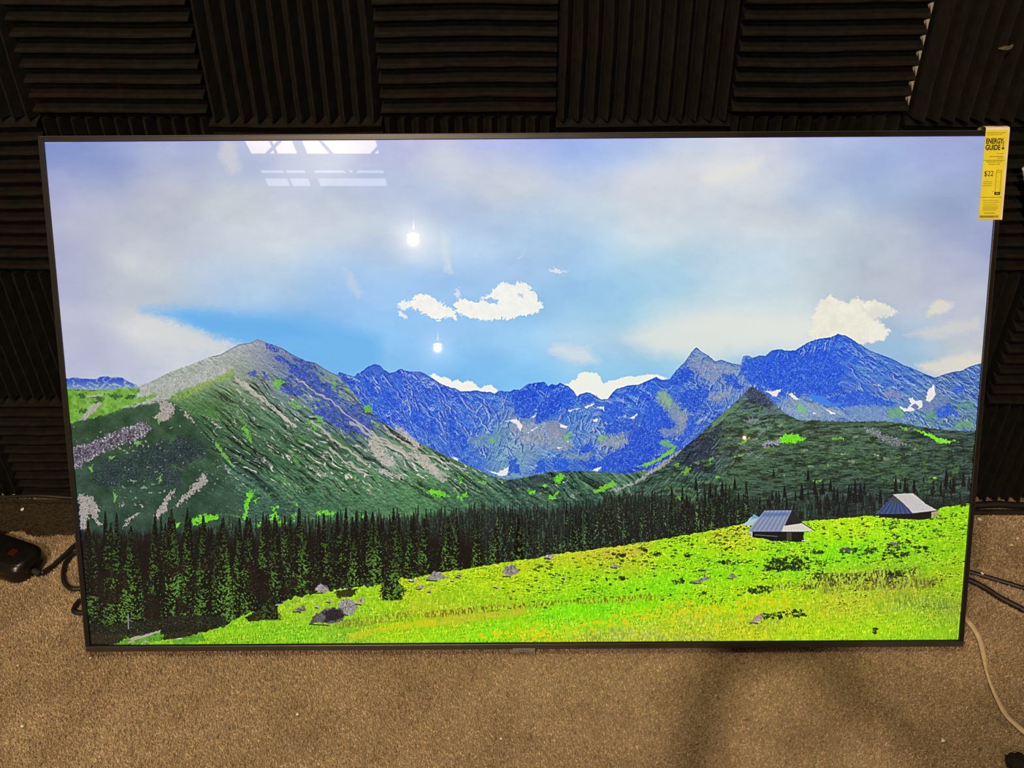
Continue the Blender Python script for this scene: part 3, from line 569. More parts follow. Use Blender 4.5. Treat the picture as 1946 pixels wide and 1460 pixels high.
    # mid rows, right of centre
    for _ in range(210):
        cx = rng.uniform(700, 1420); f = (cx - 700) / 720
        edge = np.interp(cx, [700, 870, 1060, 1220, 1420], [1100, 1084, 1052, 1030, 994])
        top = edge - rng.uniform(34, 120) * (1 - .25 * f)
        bot = min(edge + 4, top + rng.uniform(50, 100))
        g = rng.rand()
        conifer(cx, top, bot, (bot - top) * rng.uniform(.07, .11), (16 + 8 * g, 20 + 8 * g, 17 + 8 * g), (70 + 30 * g, 104 + 36 * g, 58 + 20 * g), rng.uniform(.1, .7), rng.choice([-1, 1]), rng.randint(200))
    # scattered dark spires on the right hill
    for _ in range(150):
        cx = rng.uniform(1190, 1845); lo = np.interp(cx, [1190, 1400, 1520, 1660, 1845], [1030, 1000, 985, 975, 955])
        top = lo - rng.uniform(8, 70) * (1 if cx < 1440 else .92); h = rng.uniform(12, 32)
        conifer(cx, top, min(top + h, lo + 2), h * rng.uniform(.12, .2), (20, 24, 24), (52, 72, 54), .2, 0, rng.randint(200))
    for cx, top, h in [(1318, 906, 26), (1368, 912, 34), (1392, 906, 24), (1345, 918, 30), (1300, 938, 26), (1487, 920, 26), (1520, 918, 34), (1532, 890, 24), (1575, 908, 26), (1588, 926, 34), (1622, 912, 44), (1632, 915, 40), (1610, 918, 36), (1700, 905, 30),
                       (1718, 905, 30), (1735, 908, 28), (1797, 890, 34), (1830, 895, 30), (1810, 905, 30), (1545, 910, 30), (1560, 912, 28), (1670, 928, 30), (1466, 888, 18)]:
        conifer(cx, top, top + h, h * .17, (16, 19, 21), (34, 44, 38), .1, 0, int(cx) % 190)
    # near forest, left
    G0 = (8, 9, 8)
    fl = np.array([(150, 1235), (215, 1222), (300, 1218), (380, 1205), (430, 1184), (470, 1168), (520, 1140), (600, 1120), (700, 1104), (800, 1092), (900, 1078)], np.float32).T
    s = P.box(140, 1000, 905, 1240); x, y = X[s], Y[s]
    m = sstep(1008, 1050, y + 10 * P.vn(x / 9, x * 0, 3)) * np.clip((np.interp(x, fl[0], fl[1]) - y) / 2 + .5, 0, 1)
    n = P.fbm(x / 4, y / 3, 5, 3, .6); k = sstep(.60, .74, n) * sstep(.35, .65, P.fbm(x / 30, y / 36, 9, 2))
    P.put(s, m * .97, mix((13, 10, 8), (60, 86, 40), k * .45))
    for _ in range(120):
        cx = rng.uniform(160, 800)
        top = np.interp(cx, [160, 300, 450, 800], [985, 985, 985, 978]) + rng.uniform(-12, 60)
        bot = min(np.interp(cx, fl[0], fl[1]) + 2, top + rng.uniform(90, 180))
        g = rng.rand()
        conifer(cx, top, bot, (bot - top) * rng.uniform(.09, .13), (7 + 8 * g, 8 + 7 * g, 8 + 5 * g), (58 + 40 * g, 88 + 50 * g, 40 + 16 * g), rng.uniform(.0, .55), rng.choice([-1, 1]), rng.randint(200))
    for cx, top, bot, hw, am in [(197, 972, 1100, 14, .2), (218, 975, 1200, 20, .6), (245, 1000, 1215, 30, .8), (290, 985, 1150, 18, .3), (322, 968, 1190, 24, .8), (352, 965, 1150, 16, .7), (382, 980, 1195, 24, .6), (418, 985, 1190, 26, .9), (450, 985, 1160, 18, .5), (470, 985, 1175, 22, .6),
                                 (520, 990, 1150, 16, .5), (563, 965, 1130, 20, .6), (575, 1010, 1120, 22, .9), (610, 975, 1100, 15, .4), (636, 972, 1110, 17, .4), (652, 965, 1100, 15, .2), (668, 1020, 1118, 18, .9), (690, 975, 1100, 18, .3), (712, 985, 1115, 18, .8),
                                 (742, 965, 1110, 15, .4), (775, 985, 1100, 16, .6), (800, 985, 1095, 17, .7), (845, 980, 1085, 15, .7), (862, 980, 1090, 14, .5), (900, 995, 1080, 13, .6), (935, 1000, 1075, 13, .6), (980, 985, 1065, 14, .4)]:
        conifer(cx, top, bot, hw, G0, (98, 146, 52), am * .7, rng.choice([-1, 1]), int(cx) % 190)
    # warm black gaps low between the trunks
    s = P.box(170, 1060, 880, 1200); x, y = X[s], Y[s]
    gp = sstep(.60, .68, P.fbm(x / 26, y / 30, 20, 3)) * sstep(1050, 1085, y) * np.clip((np.interp(x, fl[0], fl[1]) - 4 - y) / 8, 0, 1)
    P.put(s, gp * .7, (26, 17, 12))

    # ---------------- meadow
    me = np.array([(150, 1240), (205, 1232), (260, 1222), (300, 1216), (345, 1215), (372, 1205), (420, 1188), (440, 1178), (470, 1164), (520, 1150), (540, 1138), (600, 1126), (680, 1116), (760, 1100), (820, 1089), (870, 1083), (900, 1077), (960, 1067), (1000, 1062), (1060, 1051),
                   (1100, 1046), (1140, 1041), (1220, 1030), (1300, 1015), (1360, 1004), (1416, 993), (1480, 992), (1520, 990), (1560, 986), (1640, 979), (1700, 977), (1770, 972), (1790, 962), (1840, 954), (1880, 950)], np.float32).T
    s = P.box(150, 940, 1880, 1240); x, y = X[s], Y[s]
    yy = np.interp(x, me[0], me[1]) + (P.fbm(x / 7, x * 0, 9, 3, .6) - .5) * np.where(x < 800, 12, 5)
    m = np.clip((y - yy) / 1.6 + .5, 0, 1)
    mb = [(560, 1160, 142, 196, 38), (700, 1140, 146, 204, 26), (650, 1190, 128, 190, 40), (450, 1200, 126, 196, 26), (550, 1210, 122, 200, 24), (760, 1200, 150, 208, 12), (800, 1110, 168, 206, 22), (900, 1100, 162, 212, 18), (860, 1140, 146, 204, 26),
          (830, 1170, 166, 184, 40), (950, 1160, 150, 196, 28), (820, 1200, 138, 222, 6), (950, 1190, 122, 228, 4), (1050, 1175, 124, 232, 4), (1000, 1080, 166, 212, 18), (1060, 1110, 148, 214, 18), (1120, 1060, 174, 202, 34), (1180, 1060, 186, 196, 46), (1250, 1060, 152, 216, 18),
          (1150, 1100, 132, 216, 14), (1250, 1110, 118, 218, 14), (1200, 1150, 136, 226, 6), (1120, 1165, 112, 226, 8), (1100, 1200, 170, 200, 48), (1000, 1210, 166, 200, 30), (1200, 1200, 166, 202, 58), (1300, 1180, 160, 204, 40), (1300, 1060, 128, 218, 12), (1380, 1020, 156, 210, 30),
          (1400, 1080, 116, 214, 14), (1350, 1140, 136, 216, 16), (1420, 1130, 136, 212, 20), (1400, 1200, 152, 198, 34), (1500, 1030, 116, 214, 22), (1500, 1080, 108, 208, 26), (1480, 1120, 134, 210, 22), (1480, 1170, 138, 200, 34), (1520, 1210, 132, 208, 22), (1600, 1000, 138, 220, 24),
          (1600, 1050, 98, 214, 14), (1620, 1100, 122, 190, 52), (1600, 1150, 136, 192, 44), (1620, 1200, 122, 206, 22), (1700, 1010, 116, 218, 20), (1720, 1060, 102, 196, 24), (1700, 1110, 122, 170, 58), (1720, 1160, 124, 194, 40), (1740, 1200, 114, 204, 20), (1800, 980, 112, 206, 16),
          (1820, 1030, 110, 196, 18), (1800, 1100, 114, 186, 30), (1800, 1160, 110, 170, 56), (1800, 1210, 104, 184, 32)]
    c = P.field(mb, 36, 20)[s]
    c = c * np.stack([1.02 + .26 * sstep(1150, 1600, x), 0.975 + .035 * sstep(1150, 1600, x), .85 - .1 * sstep(1150, 1600, x)], 2) + np.array([5, 3, 0], np.float32)
    g1 = P.fbm(x / 2.6, y / 5.5, 3, 3, .6) - .5; gr = P.relief(x, y, 12, 5.5, 3.6, 5, 3, 4); gv = P.relief(x, y, 82, 7, 3.0, 9, 3, 3); g2 = P.fbm(x / 9, y / 6, 12, 3) - .5
    c = c + (g1 * 70)[..., None] * np.array([.95, .75, .5], np.float32) + (g2 * 44)[..., None] * np.array([1, .5, .2], np.float32)
    cl = P.fbm(x / 36, y / 13, 16, 3)
    nearg = sstep(1120, 1165, y)
    gg = gr * (1 - nearg) + gv * nearg
    c = c + (gg * (15 + 22 * sstep(.40, .60, cl)))[..., None] * np.array([1.0, .95, .55], np.float32)
    c = c * (1 - (.50 * np.clip(-gg - .35, 0, 1) * sstep(.42, .60, cl))[..., None])
    tf = sstep(.66, .74, P.fbm((x + .4 * y) / 4.6, y / 3.0, 8, 3, .6) * .72 + cl * .32)
    dn = np.clip(.25 + sstep(1080, 1300, x) * .7, 0, 1) * sstep(1175, 1120, y)
    c = c * (1 - .72 * (tf * dn)[..., None])
    hl = sstep(.70, .80, P.fbm(x / 3.4, y / 4.2, 19, 2))
    c = c + (hl * 34)[..., None] * np.array([1, .8, .9], np.float32)
    P.put(s, m, c)
    # straw bands
    def band(pts, w, lo, hi, dens=.5, al=.75):
        p = np.asarray(pts, float)
        s = P.box(p[:, 0].min(), p[:, 1].min() - w * 2, p[:, 0].max(), p[:, 1].max() + w * 2); x, y = X[s], Y[s]
        d = np.abs(y - np.interp(x, p[:, 0], p[:, 1])) / w + (P.fbm(x / 20, y / 10, 5, 3) - .5) * .8
        k = sstep(1.05, .5, d) * sstep(p[0, 0], p[0, 0] + 30, x) * sstep(p[-1, 0], p[-1, 0] - 30, x)
        n = P.fbm(x / 2.4, y / 7, 2, 3, .6)
        P.put(s, k * sstep(dens - .06, dens + .06, n) * al, lo)
        P.put(s, k * sstep(.56, .68, P.fbm(x / 2.2 + 40, y / 6, 7, 3, .6)) * al, hi)
    band([(780, 1172), (900, 1158), (1000, 1150), (1100, 1142), (1200, 1136), (1260, 1132)], 8, (120, 90, 20), (196, 190, 70), .54)
    band([(780, 1188), (860, 1178), (940, 1168), (1010, 1158)], 8, (206, 186, 40), (190, 176, 60), .40, .6)
    band([(620, 1190), (680, 1182), (740, 1172), (800, 1165)], 9, (120, 100, 34), (172, 180, 60), .52, .6)
    band([(640, 1215), (720, 1195), (800, 1182), (840, 1180)], 8, (214, 196, 20), (200, 206, 30), .42, .65)
    band([(1500, 1120), (1560, 1100), (1640, 1096), (1700, 1090), (1760, 1085)], 13, (66, 62, 24), (176, 184, 96), .52, .85)
    band([(1540, 1118), (1620, 1110), (1700, 1108), (1800, 1106)], 12, (96, 84, 34), (150, 168, 80), .53, .7)
    band([(1410, 1122), (1450, 1118), (1520, 1105)], 8, (70, 80, 20), (166, 190, 90), .55, .6)
    band([(930, 1100), (1000, 1076), (1080, 1060), (1180, 1050)], 6, (206, 180, 50), (196, 190, 50), .52, .5)
    band([(1130, 1056), (1180, 1050), (1240, 1040)], 8, (206, 176, 70), (196, 186, 60), .42, .6)
    band([(1330, 1030), (1380, 1015), (1420, 1006)], 6, (190, 176, 70), (180, 196, 60), .45, .6)
    band([(1080, 1215), (1160, 1206), (1260, 1210), (1360, 1215)], 14, (136, 140, 60), (206, 214, 130), .52, .55)
    band([(1280, 1180), (1340, 1172), (1420, 1185), (1500, 1190)], 16, (126, 150, 36), (200, 216, 100), .56, .45)
    band([(1660, 1160), (1720, 1140), (1800, 1150), (1822, 1160)], 16, (84, 110, 44), (170, 196, 110), .54, .5)
    # yellow flowers
    for _ in range(230):
        f = rng.rand(); cx = rng.uniform(860, 1500)
        cy = np.interp(cx, [860, 1000, 1100, 1250, 1350, 1500], [1212, 1198, 1188, 1156, 1155, 1130]) + rng.uniform(-3, 14) * (1 if rng.rand() < .7 else 4)
        if cy > 1216:
            continue
        r = rng.uniform(1.6, 4)
        P.poly([(cx + r * 1.4 * math.cos(q), cy + r * .8 * math.sin(q)) for q in (0, 1.1, 2.2, 3.3, 4.4, 5.5)], (222, 196 + rng.randint(20), 10), 1.5, .3, .9, rng.randint(20), .85)
    for _ in range(70):
        cx, cy = rng.uniform(1450, 1700), rng.uniform(1105, 1212); r = rng.uniform(1.4, 3)
        P.poly([(cx + r * 1.5 * math.cos(q), cy + r * .7 * math.sin(q)) for q in (0, 1.3, 2.6, 3.9, 5.2)], (206, 204, 20), 1.5, .3, .9, rng.randint(20), .7)
    # dark tufts and shrubs
    for cx, cy, w, h in [(1490, 1070, 82, 26), (1480, 1076, 60, 16), (1700, 1090, 40, 10), (1608, 1044, 30, 8), (1650, 1046, 30, 10), (1695, 1036, 26, 8), (1745, 1042, 36, 10), (1460, 1170, 40, 14), (1505, 1164, 44, 14), (1285, 1103, 20, 8), (1440, 1120, 44, 14), (1700, 1052, 50, 8),
                         (1215, 1043, 18, 5), (1170, 1055, 24, 6), (1240, 1052, 20, 5), (1300, 1055, 16, 4), (1380, 1068, 40, 6), (1165, 1098, 44, 6), (1660, 1198, 8, 8), (1830, 958, 24, 4), (1550, 1048, 30, 5)]:
        for _ in range(int(5 + w * h / 20)):
            a, b = cx + rng.uniform(-.5, .5) * w, cy + rng.uniform(-.5, .5) * h; r = rng.uniform(1.0, 3.4)
            P.poly([(a + r * 1.3 * math.cos(q), b + r * .8 * math.sin(q)) for q in (0, .9, 1.8, 2.7, 3.6, 4.5, 5.4)], (28, 40 + rng.randint(16), 18), 2.6, .3, .7, rng.randint(20), .8)
    for _ in range(420):
        cx = rng.uniform(950, 1835); lo = np.interp(cx, me[0], me[1]); cy = lo + 8 + abs(rng.normal(0, 46))
        if cy > 1205:
            continue
        r = rng.uniform(.9, 3.0)
        P.poly([(cx + r * 1.7 * math.cos(q), cy + r * .6 * math.sin(q)) for q in (0, 1.1, 2.2, 3.3, 4.4, 5.5)], (34, 70, 14), 1.6, .35, .6, rng.randint(20), .75)
    # dark shrubs and shade at the meadow's left corner
    P.poly([(150, 1240), (150, 1190), (230, 1185), (330, 1170), (420, 1170), (425, 1188), (380, 1200), (355, 1212), (300, 1214), (255, 1222), (215, 1238)], (26, 26, 20), 4, .12, 1.5, 4, .8, 14, .3, (58, 72, 42), .80)
    P.poly([(460, 1172), (482, 1160), (520, 1152), (520, 1172), (495, 1178), (465, 1182)], (22, 18, 14), 3, .2, 1.2, 4, .9, 12, .3, (70, 110, 36), .86)
    P.poly([(716, 1122), (722, 1100), (738, 1092), (750, 1108), (766, 1122), (744, 1140), (722, 1140)], (24, 22, 17), 4, .2, 1.2, 4, .9, 12, .3, (96, 150, 40), .84)
    P.poly([(630, 1125), (650, 1118), (672, 1120), (668, 1132), (636, 1136)], (30, 26, 18), 3, .2, 1.2, 5, .85)
    conifer(737, 1035, 1142, 26, (18, 16, 14), (92, 140, 44), .7, 1, 33)
    conifer(507, 1120, 1180, 24, (18, 18, 14), (70, 110, 36), .4, -1, 73)
    for pts in [[(210, 1226), (228, 1214), (262, 1208), (290, 1200), (306, 1206), (300, 1218), (260, 1226)], [(310, 1222), (345, 1212), (378, 1202), (382, 1216), (340, 1226)]]:
        P.poly(pts, (92, 160, 40), 4, .14, 1.2, 4, .95, 24, .2, (48, 90, 26), .86)
    for pts in [[(238, 1214), (262, 1208), (300, 1198), (298, 1202), (268, 1212), (244, 1217)], [(234, 1222), (246, 1216), (252, 1222)], [(264, 1220), (274, 1216), (278, 1222)]]:
        P.poly(pts, (168, 160, 146), 1.5, .2, .8, 3, .95)
    P.line([(238, 1168), (238.5, 1195)], 2.2, (130, 124, 140))
    # rocks
    RK = (150, 146, 144)
    for pts, c in [([(590, 1122), (602, 1108), (610, 1112), (620, 1122), (606, 1128)], RK), ([(634, 1150), (645, 1138), (656, 1137), (668, 1144), (672, 1156), (664, 1168), (650, 1170), (640, 1162)], (150, 146, 142)),
                   ([(580, 1188), (586, 1172), (605, 1160), (625, 1154), (642, 1158), (650, 1168), (645, 1180), (618, 1186), (600, 1182)], (92, 88, 92)), ([(550, 1160), (570, 1150), (576, 1160), (562, 1164)], (110, 106, 106)), ([(668, 1142), (684, 1134), (688, 1144), (676, 1150)], (176, 160, 140)),
                   ([(803, 1100), (815, 1088), (826, 1085), (836, 1094), (846, 1098), (830, 1102), (812, 1104)], RK), ([(948, 1086), (954, 1075), (966, 1072), (976, 1080), (978, 1088), (968, 1092), (960, 1096), (952, 1090)], (146, 138, 134)), ([(1028, 1062), (1034, 1053), (1050, 1054), (1046, 1060), (1034, 1062)], (160, 152, 150)),
                   ([(1154, 1076), (1162, 1072), (1176, 1078), (1164, 1079)], RK), ([(1306, 1104), (1322, 1100), (1334, 1094), (1343, 1098), (1330, 1104), (1315, 1108)], (128, 122, 122)), ([(1376, 1096), (1384, 1088), (1396, 1095), (1388, 1100)], (150, 142, 136)), ([(1322, 1082), (1338, 1079), (1342, 1084)], RK),
                   ([(1420, 1180), (1436, 1166), (1446, 1164), (1442, 1178), (1428, 1184)], (176, 152, 142)), ([(860, 1096), (868, 1091), (873, 1096), (864, 1098)], RK), ([(784, 1116), (796, 1110), (800, 1114), (792, 1120)], RK), ([(850, 1103), (857, 1099), (856, 1105)], (190, 182, 172)), ([(931, 1118), (938, 1113), (944, 1117)], (176, 170, 160)),
                   ([(805, 1125), (811, 1120), (814, 1126)], RK), ([(770, 1102), (780, 1100), (790, 1104), (776, 1105)], (196, 190, 180)), ([(1065, 1100), (1062, 1094), (1068, 1098)], (170, 170, 150)), ([(1590, 1042), (1608, 1038), (1618, 1042), (1606, 1048)], (90, 92, 96)), ([(1684, 1030), (1700, 1028), (1704, 1034), (1690, 1034)], (120, 126, 120)),
                   ([(612, 1145), (622, 1140), (624, 1146)], RK), ([(592, 1152), (600, 1148), (598, 1156)], (180, 172, 160))]:
        P.poly(pts, c, 2, .2, .8, rng.randint(20), 1, 40, .25, (70, 66, 66), .84)
        p = np.asarray(pts); P.line([(p[:, 0].min(), p[:, 1].max() - 1), (p[:, 0].mean(), p[:, 1].max())], 2.4, (34, 36, 22), 1.5, alpha=.7)
    P.poly([(604, 1164), (624, 1157), (642, 1160), (646, 1172), (628, 1180), (606, 1182), (614, 1172)], (34, 30, 34), 3, .18, 1, 6, .9, 20, .4)

    # ---------------- huts
    K = (22, 20, 22)
    P.poly([(1405, 997), (1414, 990), (1428, 976), (1438, 982), (1440, 990), (1420, 998)], (168, 196, 206), 1, .2)
    P.poly([(1428, 976), (1440, 982), (1422, 986)], (110, 160, 180), .5)
    P.poly([(1424, 1008), (1523, 1008), (1523, 1029), (1490, 1027), (1462, 1027), (1446, 1022), (1424, 1020)], K, .8, .2, .7, 3, 1, 8, .3)
    P.poly([(1490, 1010), (1500, 1010), (1500, 1026), (1490, 1026)], (60, 62, 44)); P.line([(1430, 1015), (1472, 1018)], 1.6, (84, 92, 112))
    P.poly([(1486, 997), (1501, 967), (1520, 992), (1512, 996), (1490, 1000)], (34, 36, 38), .5)
    P.poly([(1416, 1008), (1450, 967), (1501, 967), (1484, 1001), (1481, 1009), (1424, 1009)], (130, 142, 170))
    for q in range(15):
        a = q / 14
        P.line([(1450 + 50 * a, 968), (1419 + 63 * a, 1007)], 1.0, (96, 108, 142) if q % 2 else (164, 174, 194), alpha=.7)
    P.poly([(1446, 973), (1499, 972), (1494, 979), (1442, 981)], (74, 100, 170), 1, .2, 2.0, 3, .6); P.line([(1448, 967.5), (1502, 967)], 2.2, (44, 48, 58))
    P.poly([(1481, 1009), (1485, 998), (1512, 994), (1520, 993), (1544, 1007), (1520, 1009)], (214, 208, 198))
    for q in range(9):
        P.line([(1489 + q * 4.2, 997 - q * .5), (1488 + q * 6.2, 1008)], .8, (176, 172, 172), alpha=.7)
    P.line([(1501, 968), (1520, 992), (1544, 1007)], 1.4, (36, 36, 40)); P.line([(1410, 1016), (1424, 1010), (1424, 1022)], 2, (190, 184, 180)); P.line([(1520, 1026), (1532, 1026)], 2, (210, 200, 190))
    P.poly([(1668, 974), (1768, 970), (1768, 984), (1740, 986), (1700, 983), (1668, 981)], K, .8, .2)
    P.poly([(1660, 975), (1680, 957), (1698, 938), (1712, 950), (1722, 962), (1732, 974), (1700, 975)], (58, 74, 118))
    for q in range(14):
        a = q / 13
        P.line([(1696 + 14 * a, 940 + 10 * a), (1662 + 68 * a, 974.5)], 1, (36, 48, 84) if q % 2 else (84, 100, 146), alpha=.75)
    P.poly([(1694, 944), (1698, 938), (1716, 954), (1690, 954)], (70, 74, 76), .6)
    P.poly([(1694, 937), (1733, 935), (1758, 956), (1780, 968), (1732, 974), (1722, 962)], (196, 192, 192), .5, .2, .7, 3, 1, 8, .4)
    P.line([(1732, 974), (1780, 968.5)], 1.4, (60, 56, 56)); P.poly([(1768, 972), (1782, 969), (1782, 980), (1768, 982)], (170, 150, 124), 1, .3, .8, 3, .9, 40, .5)
    P.line([(1778, 983), (1792, 983)], 2, (120, 130, 90))
    B = P.img
    bl = (B + np.roll(B, 1, 0) + np.roll(B, -1, 0)) / 3; bl = (bl + np.roll(bl, 1, 1) + np.roll(bl, -1, 1)) / 3
    bl = (bl + np.roll(bl, 2, 0) + np.roll(bl, -2, 0)) / 3; bl = (bl + np.roll(bl, 2, 1) + np.roll(bl, -2, 1)) / 3
    P.img = np.clip(B + .75 * (B - bl), 0, 255)
    return P

# ------------------------------------------------------------------ helpers
def link(o, parent=None):
    COL.objects.link(o)
    if parent is not None:
        o.parent = parent
    return o


def tag(o, label=None, cat=None, group=None, kind=None):
    if label: o['label'] = label
    if cat: o['category'] = cat
    if group: o['group'] = group
    if kind: o['kind'] = kind
    return o


def empty(name, loc=(0, 0, 0), rot=(0, 0, 0)):
    o = bpy.data.objects.new(name, None); o.location = loc; o.rotation_euler = rot
    o.empty_display_size = .05
    return link(o)


def mesh_ob(name, verts, faces, mats, parent=None, smooth=False, midx=None):
    me = bpy.data.meshes.new(name); me.from_pydata([tuple(v) for v in verts], [], faces)
    for m in (mats if isinstance(mats, (list, tuple)) else [mats]):
        me.materials.append(m)
    if midx is not None:
        me.polygons.foreach_set('material_index', midx)
    if smooth:
        me.polygons.foreach_set('use_smooth', [True] * len(me.polygons))
    me.update()
    return link(bpy.data.objects.new(name, me), parent)


def bm_ob(name, bm, mats, parent=None, smooth=False):
    me = bpy.data.meshes.new(name); bmesh.ops.recalc_face_normals(bm, faces=bm.faces)
    bm.to_mesh(me); bm.free()
    for m in (mats if isinstance(mats, (list, tuple)) else [mats]):
        me.materials.append(m)
    if smooth:
        me.polygons.foreach_set('use_smooth', [True] * len(me.polygons))
    return link(bpy.data.objects.new(name, me), parent)


def add_box(bm, lo, hi, bevel=0, seg=2, mat=0):
    r = bmesh.ops.create_cube(bm, size=1)
    vs_ = r['verts']
    for v in vs_:
        v.co = Vector([lo[i] + (v.co[i] + .5) * (hi[i] - lo[i]) for i in range(3)])
    fs = {f for v in vs_ for f in v.link_faces}
    for f in fs: f.material_index = mat
    if bevel:
        es = list({e for v in vs_ for e in v.link_edges})
        bmesh.ops.bevel(bm, geom=es, offset=bevel, segments=seg, profile=.5, affect='EDGES')


def box_ob(name, lo, hi, mat, parent=None, bevel=0, seg=2):
    bm = bmesh.new(); add_box(bm, lo, hi, bevel, seg)
    return bm_ob(name, bm, mat, parent)


def smooth_path(pts, n=10):
    p = [np.array(q, float) for q in pts]; p = [2 * p[0] - p[1]] + p + [2 * p[-1] - p[-2]]
    out = []
    for i in range(1, len(p) - 2):
        for k in range(n):
            t = k / n; a, b, c, d = p[i - 1], p[i], p[i + 1], p[i + 2]
            out.append(.5 * ((2 * b) + (c - a) * t + (2 * a - 5 * b + 4 * c - d) * t * t + (3 * b - a - 3 * c + d) * t ** 3))
    out.append(p[-2]); return np.array(out)


def tube_ob(name, pts, rx, rz, mat, parent=None, sides=10, n=10, twist=None):
    """swept cord; rx across, rz high; twist = roll angle per path point"""
    P_ = smooth_path(pts, n); N = len(P_)
    tw = np.interp(np.linspace(0, 1, N), np.linspace(0, 1, len(twist)), twist) if twist is not None else np.zeros(N)
    V = []; F = []
    for i in range(N):
        t = P_[min(i + 1, N - 1)] - P_[max(i - 1, 0)]; t /= np.linalg.norm(t)
        s_ = np.cross(t, (0, 0, 1)); s_ /= np.linalg.norm(s_) + 1e-9; u_ = np.cross(s_, t)
        c, q = math.cos(tw[i]), math.sin(tw[i]); s2, u2 = s_ * c + u_ * q, u_ * c - s_ * q
        for k in range(sides):
            a = 2 * math.pi * k / sides
            V.append(P_[i] + s2 * rx * math.cos(a) + u2 * rz * math.sin(a))
    for i in range(N - 1):
        for k in range(sides):
            F.append((i * sides + k, i * sides + (k + 1) % sides, (i + 1) * sides + (k + 1) % sides, (i + 1) * sides + k))
    F.append(tuple(range(sides))[::-1]); F.append(tuple((N - 1) * sides + k for k in range(sides)))
    return mesh_ob(name, V, F, mat, parent, True)


def text_ob(name, body, size, mat, parent, loc, rot=(0, 0, 0), align='LEFT', extrude=.00006, sx=1, bold=0.0):
    cu = bpy.data.curves.new(name, 'FONT'); cu.body = body; cu.size = size; cu.align_x = align; cu.extrude = extrude; cu.offset = bold
    t = bpy.data.objects.new(name, cu); COL.objects.link(t)
    me = bpy.data.meshes.new_from_object(t); bpy.data.objects.remove(t); bpy.data.curves.remove(cu)
    me.materials.clear(); me.materials.append(mat); me.name = name
    o = link(bpy.data.objects.new(name, me), parent); o.location = loc; o.rotation_euler = rot; o.scale = (sx, 1, 1)
    return o


# ------------------------------------------------------------------ materials
def mat(name, col, rough=.6, spec=.5, metal=0):
    m = bpy.data.materials.new(name); m.use_nodes = True
    b = m.node_tree.nodes['Principled BSDF']
    b.inputs['Base Color'].default_value = (*col, 1); b.inputs['Roughness'].default_value = rough
    b.inputs['Specular IOR Level'].default_value = spec; b.inputs['Metallic'].default_value = metal
    return m


def noisy(name, c1, c2, scale, rough=.8, spec=.3, bump=0, bscale=None, dist=.002, detail=4):
    m = mat(name, c1, rough, spec); nt = m.node_tree; N = nt.nodes; L = nt.links; b = N['Principled BSDF']
    tc = N.new('ShaderNodeTexCoord'); n = N.new('ShaderNodeTexNoise'); n.inputs['Scale'].default_value = scale; n.inputs['Detail'].default_value = detail
    r = N.new('ShaderNodeValToRGB'); r.color_ramp.elements[0].color = (*c1, 1); r.color_ramp.elements[1].color = (*c2, 1)
    r.color_ramp.elements[0].position = .35; r.color_ramp.elements[1].position = .65
    L.new(tc.outputs['Object'], n.inputs['Vector']); L.new(n.outputs['Fac'], r.inputs['Fac']); L.new(r.outputs['Color'], b.inputs['Base Color'])
    if bump:
        n2 = N.new('ShaderNodeTexNoise'); n2.inputs['Scale'].default_value = bscale or scale; n2.inputs['Detail'].default_value = 3
        bp = N.new('ShaderNodeBump'); bp.inputs['Strength'].default_value = bump; bp.inputs['Distance'].default_value = dist
        L.new(tc.outputs['Object'], n2.inputs['Vector']); L.new(n2.outputs['Fac'], bp.inputs['Height']); L.new(bp.outputs['Normal'], b.inputs['Normal'])
    return m


def emit(name, col, strength):
    m = bpy.data.materials.new(name); m.use_nodes = True; nt = m.node_tree
    nt.nodes.remove(nt.nodes['Principled BSDF']); e = nt.nodes.new('ShaderNodeEmission')
    e.inputs[0].default_value = (*col, 1); e.inputs[1].default_value = strength
    nt.links.new(e.outputs[0], nt.nodes['Material Output'].inputs[0])
    return m


M_FOAM = noisy('black acoustic foam', (.0062, .0051, .0038), (.0100, .0084, .0064), 60, .95, .1, .6, 900, .001)
M_FOAMR = noisy('torn foam', (.08, .07, .05), (.13, .11, .08), 200, .95, .1)
M_WALL = noisy('cream wall paint', (.55, .49, .40), (.62, .56, .46), 12, .8, .3)
M_CEIL = noisy('dark ceiling boards', (.06, .05, .04), (.09, .075, .06), 5, .9, .2)
M_BEZEL = noisy('black bezel plastic', (.006, .005, .004), (.009, .0075, .006), 30, .30, .35)
M_BEZELB = noisy('satin bezel strip', (.020, .016, .013), (.026, .021, .017), 30, .30, .5)
M_EDGE = mat('bezel edge trim', (.030, .025, .020), .4, .4)
M_HOUSE = noisy('black housing plastic', (.016, .015, .014), (.022, .02, .019), 120, .6, .4, .3, 800, .0005)
M_RUB = mat('black rubber', (.012, .012, .012), .7, .3)
M_CORD = noisy('black cord sheath', (.006, .0052, .0045), (.010, .0085, .007), 80, .45, .4)
M_TAN = noisy('ivory flat cord', (.48, .36, .22), (.60, .47, .30), 60, .5, .4)
M_YEL = noisy('yellow label paper', (.60, .52, .018), (.68, .585, .03), 30, .6, .3)
M_CREAM = noisy('cream card', (.60, .52, .40), (.68, .6, .48), 30, .7, .3)
M_INK = mat('black ink', (.012, .010, .004), .6, .3)
M_INK2 = mat('faint ink', (.20, .165, .012), .6, .3)
M_INK3 = mat('faded print bar', (.27, .23, .03), .6, .3)
M_BADGE = mat('grey badge', (.14, .12, .10), .4, .5)
M_STRIP = noisy('glossy black plastic', (.0045, .004, .0036), (.007, .0062, .0056), 40, .25, .4)
M_SLOT = mat('socket slot', (.003, .003, .003), .8, .2)
M_RED = mat('red switch', (.045, .005, .004), .3, .5)
M_METAL = mat('bright metal', (.75, .72, .66), .2, .5, 1)
M_WHITE = mat('white plastic', (.72, .70, .64), .45, .5)
